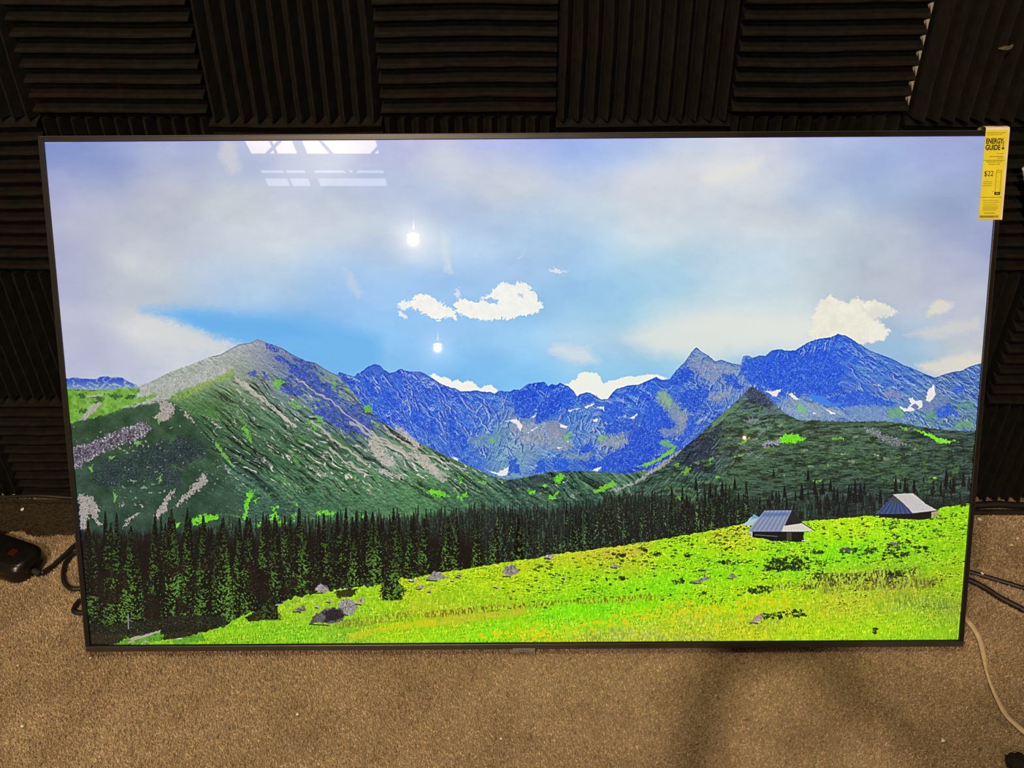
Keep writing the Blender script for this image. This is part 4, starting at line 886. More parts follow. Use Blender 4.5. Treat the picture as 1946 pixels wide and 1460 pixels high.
M_CRUMB = noisy('pale crumb', (.62, .54, .40), (.80, .72, .58), 300, .9, .2)
M_LINT = noisy('black fluff', (.010, .009, .008), (.018, .016, .014), 200, .95, .1)


def carpet_material():
    m = mat('brown cut-pile carpet', (.2, .14, .09), .95, .1); nt = m.node_tree; N = nt.nodes; L = nt.links; b = N['Principled BSDF']
    g = N.new('ShaderNodeNewGeometry')
    big = N.new('ShaderNodeTexNoise'); big.inputs['Scale'].default_value = 6.5; big.inputs['Detail'].default_value = 5
    sm = N.new('ShaderNodeTexNoise'); sm.inputs['Scale'].default_value = 260; sm.inputs['Detail'].default_value = 2
    a = N.new('ShaderNodeAttribute'); a.attribute_name = 'shade'
    L.new(g.outputs['Position'], big.inputs['Vector']); L.new(g.outputs['Position'], sm.inputs['Vector'])
    r = N.new('ShaderNodeValToRGB'); e = r.color_ramp.elements
    e[0].position = .30; e[0].color = (.285, .207, .124, 1); e[1].position = .72; e[1].color = (.430, .326, .202, 1)
    r2_ = N.new('ShaderNodeValToRGB'); e = r2_.color_ramp.elements
    e[0].position = .30; e[0].color = (.72, .71, .70, 1); e[1].position = .72; e[1].color = (1.25, 1.25, 1.25, 1)
    mu = N.new('ShaderNodeMix'); mu.data_type = 'RGBA'; mu.blend_type = 'MULTIPLY'; mu.inputs[0].default_value = 1
    L.new(big.outputs['Fac'], r.inputs['Fac']); L.new(sm.outputs['Fac'], r2_.inputs['Fac'])
    L.new(r.outputs['Color'], mu.inputs[6]); L.new(r2_.outputs['Color'], mu.inputs[7])
    ad = N.new('ShaderNodeMath'); ad.inputs[1].default_value = 1.0; L.new(a.outputs['Fac'], ad.inputs[0])       # own tone per tuft, plus the shade painted into roots and floor
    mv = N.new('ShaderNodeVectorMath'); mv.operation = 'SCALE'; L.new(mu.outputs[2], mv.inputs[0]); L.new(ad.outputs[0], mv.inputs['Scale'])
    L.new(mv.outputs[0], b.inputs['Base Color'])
    return m


M_CARPET = carpet_material()


def screen_material():
    P = paint_landscape()
    px = np.ones((TH, TW, 4), np.float32); px[..., :3] = np.clip(P.img / 255, 0, 1)
    img = bpy.data.images.new('landscape on screen', TW, TH, alpha=False)
    img.colorspace_settings.name = 'sRGB'
    img.pixels.foreach_set(px[::-1].ravel()); img.update(); img.pack()
    m = bpy.data.materials.new('lit screen'); m.use_nodes = True; nt = m.node_tree; b = nt.nodes['Principled BSDF']
    t = nt.nodes.new('ShaderNodeTexImage'); t.image = img; t.extension = 'EXTEND'; t.interpolation = 'Linear'
    b.inputs['Base Color'].default_value = (.006, .005, .005, 1); b.inputs['Roughness'].default_value = .009
    b.inputs['Specular IOR Level'].default_value = .42
    b.inputs['Coat Weight'].default_value = .03; b.inputs['Coat Roughness'].default_value = .12
    nt.links.new(t.outputs['Color'], b.inputs['Emission Color']); b.inputs['Emission Strength'].default_value = 1.0
    return m


# ------------------------------------------------------------------ room
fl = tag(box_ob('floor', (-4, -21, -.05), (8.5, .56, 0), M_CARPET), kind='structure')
fl.data.attributes.new('shade', 'FLOAT', 'POINT').data.foreach_set('value', [-.30] * len(fl.data.vertices))  # bare floor darkened, standing for the shade inside the pile
WALL_Y = .4785                       # painted wall; foam peaks stand 5 cm in front of it
wall = tag(box_ob('wall_back', (-4, WALL_Y, 0), (8.5, WALL_Y + .08, 6.0), M_WALL), kind='structure')
tag(box_ob('ceiling', (-5, -21, 6.0), (8.5, .56, 6.1), M_CEIL), kind='structure')

# ---- carpet pile near the television
def carpet_pile():
    rng = np.random.RandomState(3)
    sp_ = .0037; xs = np.arange(-1.8, 1.8, sp_); ys = np.arange(-.75, WALL_Y, sp_ * 1.0)
    gx, gy = np.meshgrid(xs, ys); n = gx.size
    gx = gx.ravel() + rng.uniform(-.0022, .0022, n); gy = np.minimum(gy.ravel() + rng.uniform(-.0022, .0022, n), WALL_Y - .002)
    h = rng.uniform(.003, .0068, n); a0 = rng.uniform(0, 6.28, n); r = rng.uniform(.0015, .0027, n)
    lx, ly = rng.normal(0, .0020, n), rng.normal(0, .0030, n)
    V = np.zeros((n, 4, 3), np.float32)
    for k in range(3):
        V[:, k, 0] = gx + r * np.cos(a0 + k * 2.0944); V[:, k, 1] = gy + r * np.sin(a0 + k * 2.0944); V[:, k, 2] = -.0004
    V[:, 3, 0] = gx + lx; V[:, 3, 1] = gy + ly; V[:, 3, 2] = h
    V[..., 1] = np.minimum(V[..., 1], WALL_Y - .001)
    b = (np.arange(n) * 4)[:, None]
    F = np.concatenate([b + np.array([[0, 1, 3]]), b + np.array([[1, 2, 3]]), b + np.array([[2, 0, 3]])], 1).reshape(-1)
    me = bpy.data.meshes.new('carpet_pile')
    me.vertices.add(n * 4); me.vertices.foreach_set('co', V.reshape(-1))
    me.loops.add(n * 9); me.loops.foreach_set('vertex_index', F.astype(np.int32))
    me.polygons.add(n * 3); me.polygons.foreach_set('loop_start', np.arange(0, n * 9, 3, dtype=np.int32)); me.polygons.foreach_set('loop_total', np.full(n * 3, 3, np.int32))
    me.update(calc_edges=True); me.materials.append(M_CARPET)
    at = me.attributes.new('shade', 'FLOAT', 'POINT'); sh = np.repeat(np.clip(rng.normal(.03, .22, n), -.4, .7), 4).reshape(n, 4); sh[:, :3] -= .20  # random tone per tuft; roots darkened as painted shade between tufts
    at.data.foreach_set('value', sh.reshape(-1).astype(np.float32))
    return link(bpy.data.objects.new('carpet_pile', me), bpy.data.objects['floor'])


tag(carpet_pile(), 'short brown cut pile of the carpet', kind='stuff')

# ---- acoustic foam panels on the wall
TILE = .3067; WX0 = -.8671; WZ0 = .898


def foam_mesh(seed, height=TILE, vertical=False):
    rng = np.random.RandomState(seed); N = 12; ns = 10
    prof = []
    pitch = TILE / N; nw = max(1, int(round(height / pitch))) if not vertical else N
    length = TILE - .0006 if not vertical else height - .0006
    across = nw * pitch - .0006 if not vertical else TILE - .0006
    p2 = across / nw; ph = rng.uniform(-.0006, .0006, nw + 1)
    for i in range(nw):
        a = i * p2
        prof += [(a + .0012, .022), (a + p2 * .44, .048 + ph[i]), (a + p2 * .56, .048 + ph[i]), (a + p2 - .0012, .022)]
    prof = [(0, 0)] + prof + [(across, 0)]
    m = len(prof); V = []; F = []
    for j in range(ns + 1):
        t = j / ns; bow = .0012 * math.sin(t * 3.1 + seed) + rng.uniform(-.0004, .0004)
        for k, (u, d) in enumerate(prof):
            dd = d + (rng.uniform(-.0007, .0007) + bow if d > 0 else 0)
            uu = u + (rng.uniform(-.0006, .0006) + .0012 * math.sin(t * 5 + seed * 2 + k * .05) if 0 < k < m - 1 else 0)
            l = t * length
            V.append((uu, -dd, l) if vertical else (l, -dd, uu))
    for j in range(ns):
        for k in range(m):
            k2 = (k + 1) % m
            F.append((j * m + k, j * m + k2, (j + 1) * m + k2, (j + 1) * m + k))
    F.append(tuple(range(m))); F.append(tuple(ns * m + k for k in range(m))[::-1])
    me = bpy.data.meshes.new('foam_panel'); me.from_pydata(V, [], F); me.materials.append(M_FOAM)
    bm = bmesh.new(); bm.from_mesh(me); bmesh.ops.recalc_face_normals(bm, faces=bm.faces); bm.to_mesh(me); bm.free()
    return me


low = WZ0 - 2 * TILE
VAR = {(v, l): [foam_mesh(s + 10 * v + 30 * l, low if l else TILE, bool(v)) for s in range(3)] for v in (0, 1) for l in (0, 1)}
rngp = random.Random(2)
for row in range(-1, 4):                      # row 0 is the topmost one in view
    for col in range(-6, 11):
        z = WZ0 - row * TILE; last = row == 3
        if last: z = 0.0
        v = (col + row) % 2
        o = bpy.data.objects.new('foam_panel', VAR[(v, int(last))][rngp.randrange(3)])
        x = WX0 + col * TILE + .0003 + rngp.uniform(-.0002, .0002); y = WALL_Y - .0004
        tilt = rngp.uniform(-.002, .002)
        if (col, row) == (5, 0):
            x += .0065; y -= .026
        if (col, row) == (6, 2):
            x += .004; y -= .020
        if (col, row) in ((1, 0), (3, 0)):
            z -= .004; y -= .004
        o.location = (x, y, z + .0003 if not last else z); o.rotation_euler = (0, tilt if not last else 0, 0)
        link(o, wall)
# torn nick in the proud panel at the upper right
bm = bmesh.new()
pts = [(0, 0, 0), (.008, -.002, .004), (.016, -.003, .0045), (.021, -.002, .007), (.0215, -.001, .002), (.015, -.001, -.001), (.006, 0, -.0015)]
vv = [bm.verts.new(p) for p in pts]; bm.faces.new(vv)
ex = bmesh.ops.extrude_face_region(bm, geom=list(bm.faces)); bmesh.ops.translate(bm, verts=[e for e in ex['geom'] if isinstance(e, bmesh.types.BMVert)], vec=(0, .004, 0))
o = bm_ob('foam_tear', bm, M_FOAMR, wall); o.location = (.776, .402, 1.021); tag(o, 'small pale tear in the proud foam panel')

# ------------------------------------------------------------------ television
LEAN, TYAW = .433813, .0145687
tv = empty('television', (0, 0, .027125), (-LEAN, 0, TYAW))
tag(tv, 'large flat television leaning back on the foam wall, showing a mountain meadow', 'television')
SW, SH = 1.660, 1.660 * 9 / 16; BZ = .0088
# screen panel with the picture on its front face
hx = SW / 2
V = [(-hx, 0, 0), (hx, 0, 0), (hx, 0, SH), (-hx, 0, SH), (-hx, .003, 0), (hx, .003, 0), (hx, .003, SH), (-hx, .003, SH)]
F = [(0, 1, 2, 3), (5, 4, 7, 6), (4, 0, 3, 7), (1, 5, 6, 2), (3, 2, 6, 7), (4, 5, 1, 0)]
scr = mesh_ob('screen', V, F, [screen_material(), M_HOUSE], tv, midx=[0, 1, 1, 1, 1, 1])
uv = scr.data.uv_layers.new(name='UVMap')
for li, c in zip(scr.data.polygons[0].loop_indices, ((0, 0), (1, 0), (1, 1), (0, 1))):
    uv.data[li].uv = c
tag(scr, 'bright screen with green meadow, two huts and blue mountains')


def rail(name, lo, hi, m=M_BEZEL, bev=.0012, parent=tv):
    return box_ob(name, lo, hi, m, parent, bev, 2)


ox = hx + BZ
rail('bezel_side', (-ox, -.0035, -.0012), (-hx + .0004, .004, SH + BZ)); rail('bezel_side', (hx - .0004, -.0035, -.0012), (ox, .004, SH + BZ))
rail('bezel_top', (-hx, -.0034, SH - .0004), (hx, .004, SH + BZ)); rail('bezel_bottom', (-ox, -.0046, -BZ - .0035), (ox, .004, -.0012), M_BEZELB); rail('screen_border', (-hx, -.0030, -.0016), (hx, .003, .0004), M_SLOT, .0003)
for x0, x1 in ((-ox - .0012, -ox + .0006), (ox - .0006, ox + .0012)):
    rail('edge_trim', (x0, -.0015, -BZ), (x1, .014, SH + BZ), M_EDGE, .0004)
rail('edge_trim', (-ox, -.0015, SH + BZ - .0006), (ox, .014, SH + BZ + .0012), M_EDGE, .0004)
back = box_ob('back_housing', (-ox, .0031, -BZ), (ox, .019, SH + BZ), M_HOUSE, tv, .003, 3)
bm = bmesh.new(); add_box(bm, (-.62, .0185, .06), (.62, .052, .52), .012, 3)
bm_ob('rear_bulge', bm, M_HOUSE, back)
for x in (-.56, .56):
    box_ob('rubber_foot', (x - .03, .036, -.0098), (x + .03, .049, .066), M_RUB, tv, .002)
bd = box_ob('badge', (-.0225, -.0062, -.0165), (.0205, -.0010, -.0098), M_BADGE, tv, .0006)
text_ob('lettering', 'SAMSUNG', .0034, M_INK, bd, (-.001, -.00632, -.0145), (math.pi / 2, 0, 0), 'CENTER', sx=1.25)

# ------------------------------------------------------------------ energy label hung over the upper right corner
lab = empty('energy_label', (0, 0, .027125), (-LEAN, 0, TYAW))
tag(lab, 'yellow paper energy label hanging over the upper right corner of the television', 'label')
x0, x1, z0, z1, yf = .8005, .8385, .7915, .9435, -.0062
# cream card: front leaf, fold over the top edge and short leaf behind
V = []; F = []
prof = [(yf + .0006, z0 - .001), (yf + .0006, z1), (yf + .0016, z1 + .0045), (.004, z1 + .0075), (.020, z1 + .0070), (.0245, z1 + .003), (.0250, z1 - .05)]
th = .0006
loop = prof + [(a + (th if i < 3 else 0), b - (th if i >= 2 else 0)) if i < 5 else (a - th, b - th) for i, (a, b) in list(enumerate(prof))[::-1]]
for X_ in (x0 + .0008, x1 + .0040):
    V += [(X_, a, b) for a, b in loop]
n = len(loop)
F = [(k, (k + 1) % n, n + (k + 1) % n, n + k) for k in range(n)] + [tuple(range(n))[::-1], tuple(range(n, 2 * n))]
mesh_ob('card', V, F, M_CREAM, lab)
sheet = box_ob('yellow_sheet', (x0, yf - .0004, z0), (x1, yf + .0002, z1), M_YEL, lab, .0001, 1)
yt = yf - .00052; RX = (math.pi / 2, 0, 0)
text_ob('lettering', 'ENERGY', .0122, M_INK, sheet, (x0 + .0016, yt, .9205), RX, sx=.66, bold=.0004)
text_ob('lettering', 'GUIDE', .0122, M_INK, sheet, (x0 + .0016, yt, .9098), RX, sx=.72, bold=.0004)
mesh_ob('arrow', [(x1 - .0065, yt, .9245), (x1 - .0053, yt, .9245), (x1 - .0053, yt, .9135), (x1 - .0026, yt, .9135), (x1 - .0058, yt, .9095), (x1 - .0092, yt, .9135), (x1 - .0065, yt, .9135),
                  ], [(0, 1, 2, 3, 4, 5, 6)], M_INK, sheet)
text_ob('lettering', '$22', .0128, M_INK, sheet, (x0 + .0028, yt, .8655), RX, sx=.86)
text_ob('lettering', 'Estimated Yearly', .0040, M_INK2, sheet, ((x0 + x1) / 2, yt, .8885), RX, 'CENTER', bold=.00005)
text_ob('lettering', 'Energy Cost', .0040, M_INK2, sheet, ((x0 + x1) / 2, yt, .8845), RX, 'CENTER', bold=.00005)


def bar(a, b, z, h, m=M_INK2):
    return box_ob('printed_line', (a, yf - .00048, z - h / 2), (b, yf - .0003, z + h / 2), m, sheet)


bar(x0 + .0015, x1 - .003, .9385, .0013, M_INK3); bar(x0 + .003, x1 - .008, .9352, .0010, M_INK3)
bar(x0 + .022, x1 - .004, .9035, .0010, M_INK3); bar(x0 + .010, x1 - .004, .8985, .0012); bar(x0 + .024, x1 - .004, .8958, .0010)
bar(x0 + .0002, x1 - .0012, .8922, .0007, M_INK); bar(x0 + .0004, x1 - .001, .8292, .0007, M_INK)
for z, a, b in ((.8560, .003, .018), (.8525, .003, .018), (.8490, .0015, .018)):
    bar(x0 + a, x0 + b, z, .0011, M_INK3)
for k in range(6):
    bar(x0 + .005 + .001 * (k % 2), x1 - .006 + .002 * math.sin(k * 2.3), .8240 - k * .0033, .0010, M_INK3 if k < 4 else M_INK2)
bar(x0 + .008, x1 - .010, .8020, .0011)
bar(x0 + .0010, x0 + .0345, .7960, .0038, M_INK3)
for k in range(9):
    bar(x0 + .0030 + k * .0026, x0 + .0042 + k * .0026, .7960, .0026, M_INK2)
# cost scale: upright frame with ticks and dark foot
for a, b, z, h in ((.0242, .0248, .8565, .0370), (.0328, .0334, .8565, .0370), (.0242, .0334, .8750, .0006), (.0242, .0334, .8715, .0005)):
    bar(x0 + a, x0 + b, z, h, M_INK)
for z in (.864, .856, .848): bar(x0 + .0268, x0 + .0285, z, .0005, M_INK)
bar(x0 + .0238, x0 + .0338, .8358, .0052, M_INK)
text_ob('lettering', '$22', .0036, M_YEL, sheet, (x0 + .0288, yf - .00066, .8348), RX, 'CENTER')
text_ob('lettering', '>', .0045, M_INK, sheet, (x0 + .0198, yt, .8375), RX)

# ------------------------------------------------------------------ power strip and its cord, left
ps = empty('power_strip', (-1.150, .242, 0), (0, 0, math.radians(-21)))
tag(ps, 'glossy black power strip lying on the carpet left of the television', 'power strip')


def rounded_slab(L, W_, z0, z1, r, inset, name, m, parent):
    ring = []
    for cx_, cy_, a0 in ((L / 2 - r, W_ / 2 - r, 0), (-L / 2 + r, W_ / 2 - r, 90), (-L / 2 + r, -W_ / 2 + r, 180), (L / 2 - r, -W_ / 2 + r, 270)):
        for k in range(7):
            a = math.radians(a0 + 15 * k); ring.append((cx_, cy_, math.cos(a), math.sin(a)))
    lv = [(z0, -.002), (z0 + .003, 0), (z0 + (z1 - z0) * .45, 0), (z0 + (z1 - z0) * .50, -.0016), (z0 + (z1 - z0) * .55, 0), (z1 - inset, -.002), (z1 - inset * .3, -inset * .55), (z1, -inset * 1.3)]
    V, F = [], []; q = len(ring)
    for z, d in lv:
        V += [(a + (r + d) * c, b + (r + d) * s_, z) for a, b, c, s_ in ring]
    for i in range(len(lv) - 1):
        F += [(i * q + k, i * q + (k + 1) % q, (i + 1) * q + (k + 1) % q, (i + 1) * q + k) for k in range(q)]
    F += [tuple(range(q))[::-1], tuple((len(lv) - 1) * q + k for k in range(q))]
    return mesh_ob(name, V, F, m, parent, True)


body = rounded_slab(.25, .088, .001, .043, .034, .012, 'body', M_STRIP, ps)
for k in range(4):
    so = box_ob('socket', (-.095 + k * .042, -.014, .0425), (-.069 + k * .042, .014, .0438), M_STRIP, ps, .0005)
    for dx in (-.005, .005):
        box_ob('slot', (-.082 + k * .042 + dx - .001, -.004, .0434), (-.082 + k * .042 + dx + .001, .005, .0441), M_SLOT, so)
box_ob('switch', (.066, -.008, .0425), (.082, .008, .0460), M_RED, ps, .001)
box_ob('sticker', (.012, -.0448, .014), (.020, -.0436, .022), M_WHITE, ps, .0001, 1)
cl = tube_ob('cord_clamp', [(.118, -.006, .014), (.130, -.006, .012), (.140, -.006, .010)], .0070, .0065, M_RUB, ps)
bm = bmesh.new(); bmesh.ops.create_cone(bm, cap_ends=True, segments=14, radius1=.0048, radius2=.0048, depth=.008, matrix=Matrix.Translation((.118, -.018, .018)) @ Matrix.Rotation(math.pi / 2, 4, 'Y'))
bm_ob('metal_tip', bm, M_METAL, ps, True)
pc = tube_ob('strip_cable', [(-1.019, .187, .010), (-1.006, .213, .006), (-.994, .245, .0062), (-.980, .280, .0062), (-.945, .318, .0062), (-.86, .345, .0062)], .0058, .0058, M_CORD)
tag(pc, 'thick black cord running from the power strip behind the television', 'cord')
lc = tube_ob('looped_cable', [(-.90, .262, .0056), (-.940, .268, .0056), (-.9740, .2520, .0056), (-.9830, .2280, .0056), (-.9778, .1992, .0056), (-.9641, .1695, .0056), (-.9457, .1521, .0056), (-.9302, .1493, .0056), (-.90, .158, .0056), (-.86, .20, .0056)], .0052, .0052, M_CORD)
tag(lc, 'black cord bent in a loop beside the left edge of the television', 'cord')
sn = tube_ob('cable_bend', [(-.9100, .118, .0055), (-.9135, .104, .0055), (-.9085, .088, .0055), (-.88, .085, .0055)], .0052, .0052, M_CORD)
tag(sn, 'short black cord bend peeping out at the lower left edge of the television', 'cord')
# cords along the foot of the wall
c1 = tube_ob('wall_cable', [(-2.2, .414, .030), (-1.60, .410, .030), (-1.35, .408, .028), (-1.2036, .404, .0300), (-1.1164, .404, .0345), (-1.0342, .404, .0280), (-.90, .408, .022), (-.75, .408, .012)], .0042, .0042, M_CORD)
tag(c1, 'black cord running along the foot of the foam wall, left of the television', 'cord')
c2 = tube_ob('wall_cable', [(.80, .414, .009), (.95, .412, .009), (1.0242, .411, .009), (1.0822, .412, .012), (1.1384, .411, .009), (1.30, .412, .009), (2.2, .412, .009)], .0085, .0085, M_CORD)
tag(c2, 'black cord along the foot of the foam wall, right of the television', 'cord')
c3 = tube_ob('wall_cable', [(.85, .392, .0065), (1.00, .391, .0065), (1.10, .3915, .0065), (1.30, .390, .0065), (2.2, .390, .0065)], .0068, .0065, M_CORD)
tag(c3, 'thin black cord on the carpet just in front of the right wall cord', 'cord')
# cords at the right
a = tube_ob('signal_cable', [(.80, .275, .0050), (.8958, .2285, .0050), (.9342, .2105, .0050), (.972, .1929, .0050), (1.0081, .1756, .0050), (1.0442, .16, .0050), (1.20, .11, .0050), (1.6, .03, .0050), (2.1, .05, .0050)], .0048, .0048, M_CORD)
tag(a, 'upper of two black cords leaving the right edge of the television', 'cord')
b = tube_ob('signal_cable', [(.80, .255, .0060), (.8923, .2100, .0060), (.9235, .1873, .0060), (.9488, .1642, .0060), (.9695, .1373, .0060), (.9957, .1125, .0060), (1.0198, .0964, .0060), (1.16, .03, .0060), (1.5, -.10, .0060), (2.1, -.12, .0060)], .0062, .0062, M_CORD)
tag(b, 'lower, thicker of two black cords leaving the right edge of the television', 'cord')
t = tube_ob('flat_cable', [(.835, .16, .0045), (.8722, .119, .0045), (.8782, .0891, .0045), (.8846, .0586, .0050), (.8836, .0264, .0060), (.872, -.0232, .0065), (.8643, -.0531, .0060), (.8607, -.0934, .0060), (.8615, -.1354, .0060), (.8707, -.1567, .0055), (.886, -.1837, .0055), (.93, -.26, .0055), (1.02, -.45, .0055), (1.0, -.75, .0055), (1.1, -1.1, .0055)],
            .0058, .0030, M_TAN, twist=[0, 0, 0, .1, .2, .5, 1.1, .6, .2, .1, 0, 0, 0, 0, 0])
tag(t, 'ivory flat cord curving over the carpet from the lower right television corner', 'cord')

# dark brown strip along the wall, left: thin slab with a ragged front edge
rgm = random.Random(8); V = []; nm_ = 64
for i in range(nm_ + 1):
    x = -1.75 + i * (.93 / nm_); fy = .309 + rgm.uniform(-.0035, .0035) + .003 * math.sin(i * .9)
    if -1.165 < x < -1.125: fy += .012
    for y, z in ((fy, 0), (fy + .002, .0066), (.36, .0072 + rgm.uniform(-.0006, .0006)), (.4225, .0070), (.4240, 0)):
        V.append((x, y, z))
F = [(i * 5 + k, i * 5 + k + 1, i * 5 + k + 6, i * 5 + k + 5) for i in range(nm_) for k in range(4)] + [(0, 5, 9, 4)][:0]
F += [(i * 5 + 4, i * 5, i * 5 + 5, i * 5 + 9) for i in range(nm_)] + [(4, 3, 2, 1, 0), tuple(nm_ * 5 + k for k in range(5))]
mt = mesh_ob('dark_strip', V, F, noisy('dark floor strip', (.018, .0135, .008), (.048, .036, .021), 190, .95, .1, .9, 260, .004), None)
tag(mt, 'dark brown strip lying along the foam wall, left of the television', 'mat')

# ------------------------------------------------------------------ small things
w = empty('white_stick', (.880, .40, .70)); tag(w, 'white plastic stick with a black ring leaning on the foam at the right edge', 'stick')
tube_ob('shaft', [(.379, 0, -.692), (.200, 0, -.302), (.0950, 0, -.074), (.0500, 0, .024), (.0136, 0, .1030)], .0085, .0085, M_WHITE, w)
tube_ob('ring', [(.0136, 0, .1024), (.0118, 0, .1064)], .0080, .0080, M_RUB, w, n=3)
tube_ob('cap', [(.0120, 0, .1058), (.0085, 0, .1132), (.0060, 0, .1190)], .0088, .0088, M_WHITE, w)


def lump(name, loc, r, m, seed, flat=.6, sub=2, rough=.3):
    bm = bmesh.new(); bmesh.ops.create_icosphere(bm, subdivisions=sub, radius=1); rg = random.Random(seed)
    for v in bm.verts:
        k = 1 + rg.uniform(-rough, rough)
        v.co = Vector((v.co.x * r * k * 1.25, v.co.y * r * k, v.co.z * r * flat * k))
    zmin = min(v.co.z for v in bm.verts)
    o = bm_ob(name, bm, m, None, sub > 1); o.location = (loc[0], loc[1], loc[2] - zmin); o.rotation_euler = (0, 0, rg.uniform(0, 6))
    return o


o = lump('black_fluff', (.842, -.236, 0), .019, M_LINT, 4, .5, 3, .16)
tag(o, 'small black scrap of fluff on the carpet in the lower right corner', 'fluff')
for k, (x, y, r, lb_) in enumerate([(-1.1503, .3835, .0040, 'pale crumb on the dark strip near the left wall cord'), (-.9966, .1942, .0020, 'tiny pale crumb beside the end of the power strip'),
                                    (1.024, .368, .0042, 'pale crumb just below the right wall cord'), (.9583, .1990, .0030, 'pale crumb on the upper black cord, right of the television'),
                                    (1.081, .3084, .0032, 'pale crumb on the carpet near the right picture edge, upper of two'), (1.0609, .2889, .0026, 'pale crumb on the carpet near the right picture edge, lower of two'),
                                    (.7295, -.1895, .0030, 'pale crumb left of the black fluff, lower right'), (-.041, -.1913, .0024, 'tiny pale crumb on the carpet below the middle of the television'),
                                    (-.8316, -.0249, .0020, 'tiny pale crumb just below the lower left television corner'), (-.9625, -.0429, .0022, 'tiny pale crumb at the left picture edge, upper of two'),
                                    (-.8939, -.1738, .0030, 'pale crumb at the left picture edge, lower of two'), (-.4084, -.1454, .0024, 'tiny pale crumb below the left half of the television'), (.9854, .2885, .0018, 'tiny pale crumb between the right television edge and the wall cord')]):
    o = lump('crumb', (x, y, {0: .0066, 3: .0096}.get(k, .0035)), r, M_CRUMB, k, .7, 1, .35); tag(o, lb_, 'crumb', 'pale crumbs on the carpet')

# ------------------------------------------------------------------ the photographer, standing behind the camera; the shadow falls on the carpet
def photographer():
    root = empty('person', (.13, -1.60, 0)); tag(root, 'person in dark shirt and jeans holding up a phone to take the picture', 'person')
    pts = [((0, 0, .98), .135), ((0, .01, 1.12), .125), ((0, .0, 1.28), .145), ((0, -.01, 1.42), .115), ((0, .0, 1.50), .055), ((0, .03, 1.575), .066), ((0, .02, 1.66), .092), ((0, .01, 1.735), .062), ((0, .118, 1.615), .011)]
    E_ = [(0, 1), (1, 2), (2, 3), (3, 4), (4, 5), (5, 6), (6, 7), (5, 8)]

    def chain(start, seq):
        k = start
        for p, r in seq:
            pts.append((p, r)); E_.append((k, len(pts) - 1)); k = len(pts) - 1
        return k
    hands = []
    for s_ in (-1, 1):
        chain(0, [((s_ * .095, 0, .88), .105), ((s_ * .11, .015, .70), .085), ((s_ * .115, .02, .50), .062), ((s_ * .12, -.005, .32), .060), ((s_ * .125, -.01, .11), .040), ((s_ * .128, .02, .05), .045), ((s_ * .145, .12, .035), .036), ((s_ * .15, .19, .030), .028)])
        w_ = chain(3, [((s_ * .17, -.01, 1.405), .072), ((s_ * .245, .03, 1.28), .054), ((s_ * .265, .09, 1.145), .046), ((s_ * .21 - .06, .24, 1.26), .040), ((s_ * .125 - .11, .345, 1.352), .028), ((s_ * .098 - .128, .385, 1.385), .030)])
        for f, (dz, ln) in enumerate(((.034, .070), (.016, .078), (-.002, .074), (-.019, .060))):      # four fingers behind the phone
            bx_, by_, bz_ = s_ * .092 - .128, .392, 1.388 + dz * .8
            chain(w_, [((bx_, by_, bz_), .0095), ((bx_ - s_ * ln * .45, by_ + .016, bz_ + .004), .0088), ((bx_ - s_ * ln, by_ + .008, bz_ + .008), .0078)])
        chain(w_, [((s_ * .090 - .128, .388, 1.352), .011), ((s_ * .070 - .128, .396, 1.350), .0098), ((s_ * .050 - .128, .398, 1.356), .0085)])     # thumb
    me = bpy.data.meshes.new('body'); me.from_pydata([p for p, r in pts], E_, [])
    o = bpy.data.objects.new('body', me); link(o)
    sk = o.modifiers.new('skin', 'SKIN'); sk.use_smooth_shade = True
    for v_, (p, r) in zip(me.skin_vertices[0].data, pts): v_.radius = (r, r)
    me.skin_vertices[0].data[0].use_root = True
    o.modifiers.new('sub', 'SUBSURF').levels = 2; o.modifiers['sub'].render_levels = 2
    dg = bpy.context.evaluated_depsgraph_get(); fin = bpy.data.meshes.new_from_object(o.evaluated_get(dg))
    bpy.data.objects.remove(o)
    fin.materials.clear()
    for m in (mat('skin', (.45, .27, .19), .5, .4), noisy('charcoal shirt', (.02, .02, .024), (.03, .03, .035), 90, .9, .2), noisy('blue jeans', (.03, .045, .09), (.045, .06, .11), 120, .9, .2), mat('dark shoes', (.02, .018, .016), .5, .4)): fin.materials.append(m)
    for f in fin.polygons:
        c_ = f.center
        f.material_index = 3 if c_.z < .085 else 2 if c_.z < .96 else 0 if (c_.z > 1.485 or c_.y > .325) else 1
        f.use_smooth = True
    b_ = link(bpy.data.objects.new('body', fin), root)
    bm = bmesh.new(); bmesh.ops.create_uvsphere(bm, u_segments=20, v_segments=12, radius=1)
    for v in bm.verts:
        v.co = Vector((v.co.x * .098, v.co.y * .108 + .004, 1.69 + v.co.z * (.085 if v.co.z > 0 else .10)))
    bmesh.ops.delete(bm, geom=[v for v in bm.verts if v.co.z < 1.60 or (v.co.y > .055 and v.co.z < 1.705)], context='VERTS')
    h_ = bm_ob('hair', bm, noisy('brown hair', (.03, .018, .010), (.05, .03, .018), 150, .7, .3), root, True)
    h_.modifiers.new('thickness', 'SOLIDIFY').thickness = .006
    for s_ in (-1, 1):
        bm = bmesh.new(); bmesh.ops.create_uvsphere(bm, u_segments=10, v_segments=8, radius=.012, matrix=Matrix.Translation((s_ * .033, .098, 1.648))); bm_ob('eye', bm, M_WHITE, root, True)
        bm = bmesh.new(); bmesh.ops.create_uvsphere(bm, u_segments=10, v_segments=8, radius=1)
        for v in bm.verts: v.co = Vector((s_ * .092 + v.co.x * .008, .01 + v.co.y * .017, 1.635 + v.co.z * .030))
        bm_ob('ear', bm, fin.materials[0], root, True)
    box_ob('mouth', (-.022, .088, 1.575), (.022, .096, 1.583), mat('lips', (.35, .13, .11), .5, .4), root, .003)
    return root


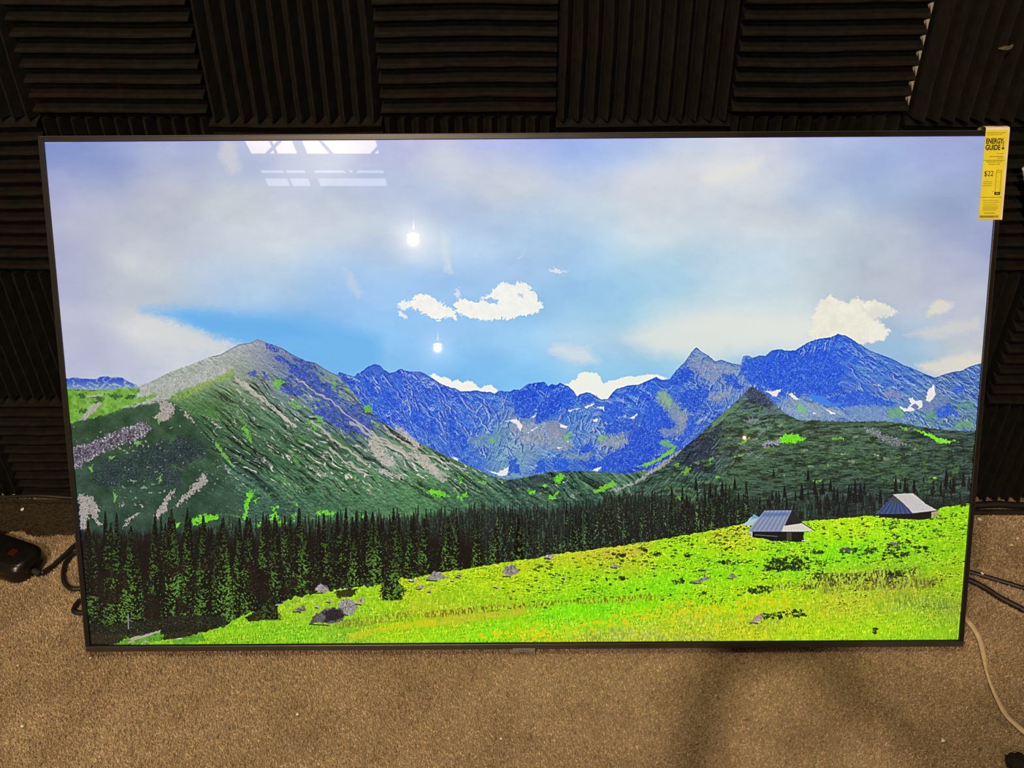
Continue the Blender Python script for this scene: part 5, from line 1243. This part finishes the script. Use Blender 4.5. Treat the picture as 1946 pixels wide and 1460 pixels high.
photographer()
ph = empty('phone', (0.0, -1.160, 1.398), (-.605, 0, 0)); tag(ph, 'black phone held up by the person taking the picture', 'phone')
box_ob('case', (-.075, -.006, -.037), (.075, .003, .037), M_STRIP, ph, .004, 3)
box_ob('display', (-.071, -.0066, -.034), (.071, -.0058, .034), M_SLOT, ph, .0002, 1)
for k in range(2):
    bm = bmesh.new(); bmesh.ops.create_cone(bm, cap_ends=True, segments=18, radius1=.007, radius2=.0065, depth=.002, matrix=Matrix.Translation((-.055, .0038, .018 - k * .020)) @ Matrix.Rotation(-math.pi / 2, 4, 'X')); bm_ob('lens', bm, M_STRIP, ph, True)

# ------------------------------------------------------------------ hall lamps, one added overhead, roof lights and truss behind the photographer
LN = ['nearest of three hanging hall lamps in a row behind the photographer', 'middle one of three hanging hall lamps in a row', 'farthest of three hanging hall lamps in a row behind the photographer', 'small added lamp, unseen overhead, for shade under the television', 'hanging hall lamp far to the right behind the photographer']
for (x, y, z, wt), lb_ in zip(LAMPS, LN):
    e = empty('hanging_lamp', (x, y, z)); tag(e, lb_, 'lamp', 'hall lamps')
    bm = bmesh.new(); bmesh.ops.create_cone(bm, cap_ends=False, segments=28, radius1=.075, radius2=.03, depth=.07, matrix=Matrix.Translation((0, 0, .105)))
    o = bm_ob('shade', bm, M_RUB, e, True); sm = o.modifiers.new('thickness', 'SOLIDIFY'); sm.thickness = .003
    tube_ob('rod', [(0, .0005, .13), (0, 0, 1.48)], .010, .010, M_RUB, e, n=3)
    ld = bpy.data.lights.new('lamp_light', 'POINT'); ld.energy = wt; ld.color = (1, .79, .54) if wt > 100 else (1, .42, .10); ld.shadow_soft_size = .035 if y < -5 else .10
    lo_ = bpy.data.objects.new('lamp_light', ld); link(lo_, e)
M_SKYL = emit('lit roof light, warm', (1, .80, .52), 13.0); M_SKYL2 = emit('lit roof light, pale', (.96, .93, 1.0), 5.0)
M_TRUSS = mat('steel truss', (.10, .09, .08), .6, .4)
for nm, y0, y1, m, lb_ in (('roof_light', -8.70, -7.97, M_SKYL, 'nearer warm glowing roof light pane behind the photographer'), ('roof_light', -9.59, -9.18, M_SKYL2, 'farther pale glowing roof light pane behind the photographer')):
    e = empty(nm, (-2.43, (y0 + y1) / 2, 5.995)); tag(e, lb_, 'roof light', 'roof lights'); h_ = (y1 - y0) / 2
    for a_, b_ in ((-.82, -.53), (-.48, -.24), (-.10, .82)):
        box_ob('pane', (a_, -h_, -.02), (b_, h_, 0), m, e)
tr = empty('roof_truss', (-2.43, -7.88, 5.29)); tag(tr, 'steel roof truss in front of the roof lights behind the photographer', 'truss')
for nm, p, q, r_ in [('chord', (-2.5, 0, .68), (2.5, 0, .68), .027), ('chord', (-2.5, 0, -.07), (2.5, 0, -.07), .033)] + [('brace', (-2.5 + i * .625, 0, -.07 if i % 2 else .68), (-1.875 + i * .625, 0, .68 if i % 2 else -.07), .02) for i in range(8)]:
    tube_ob(nm, [p, tuple((np.array(p) + q) / 2), q], r_, r_, M_TRUSS, tr, 8, 2)
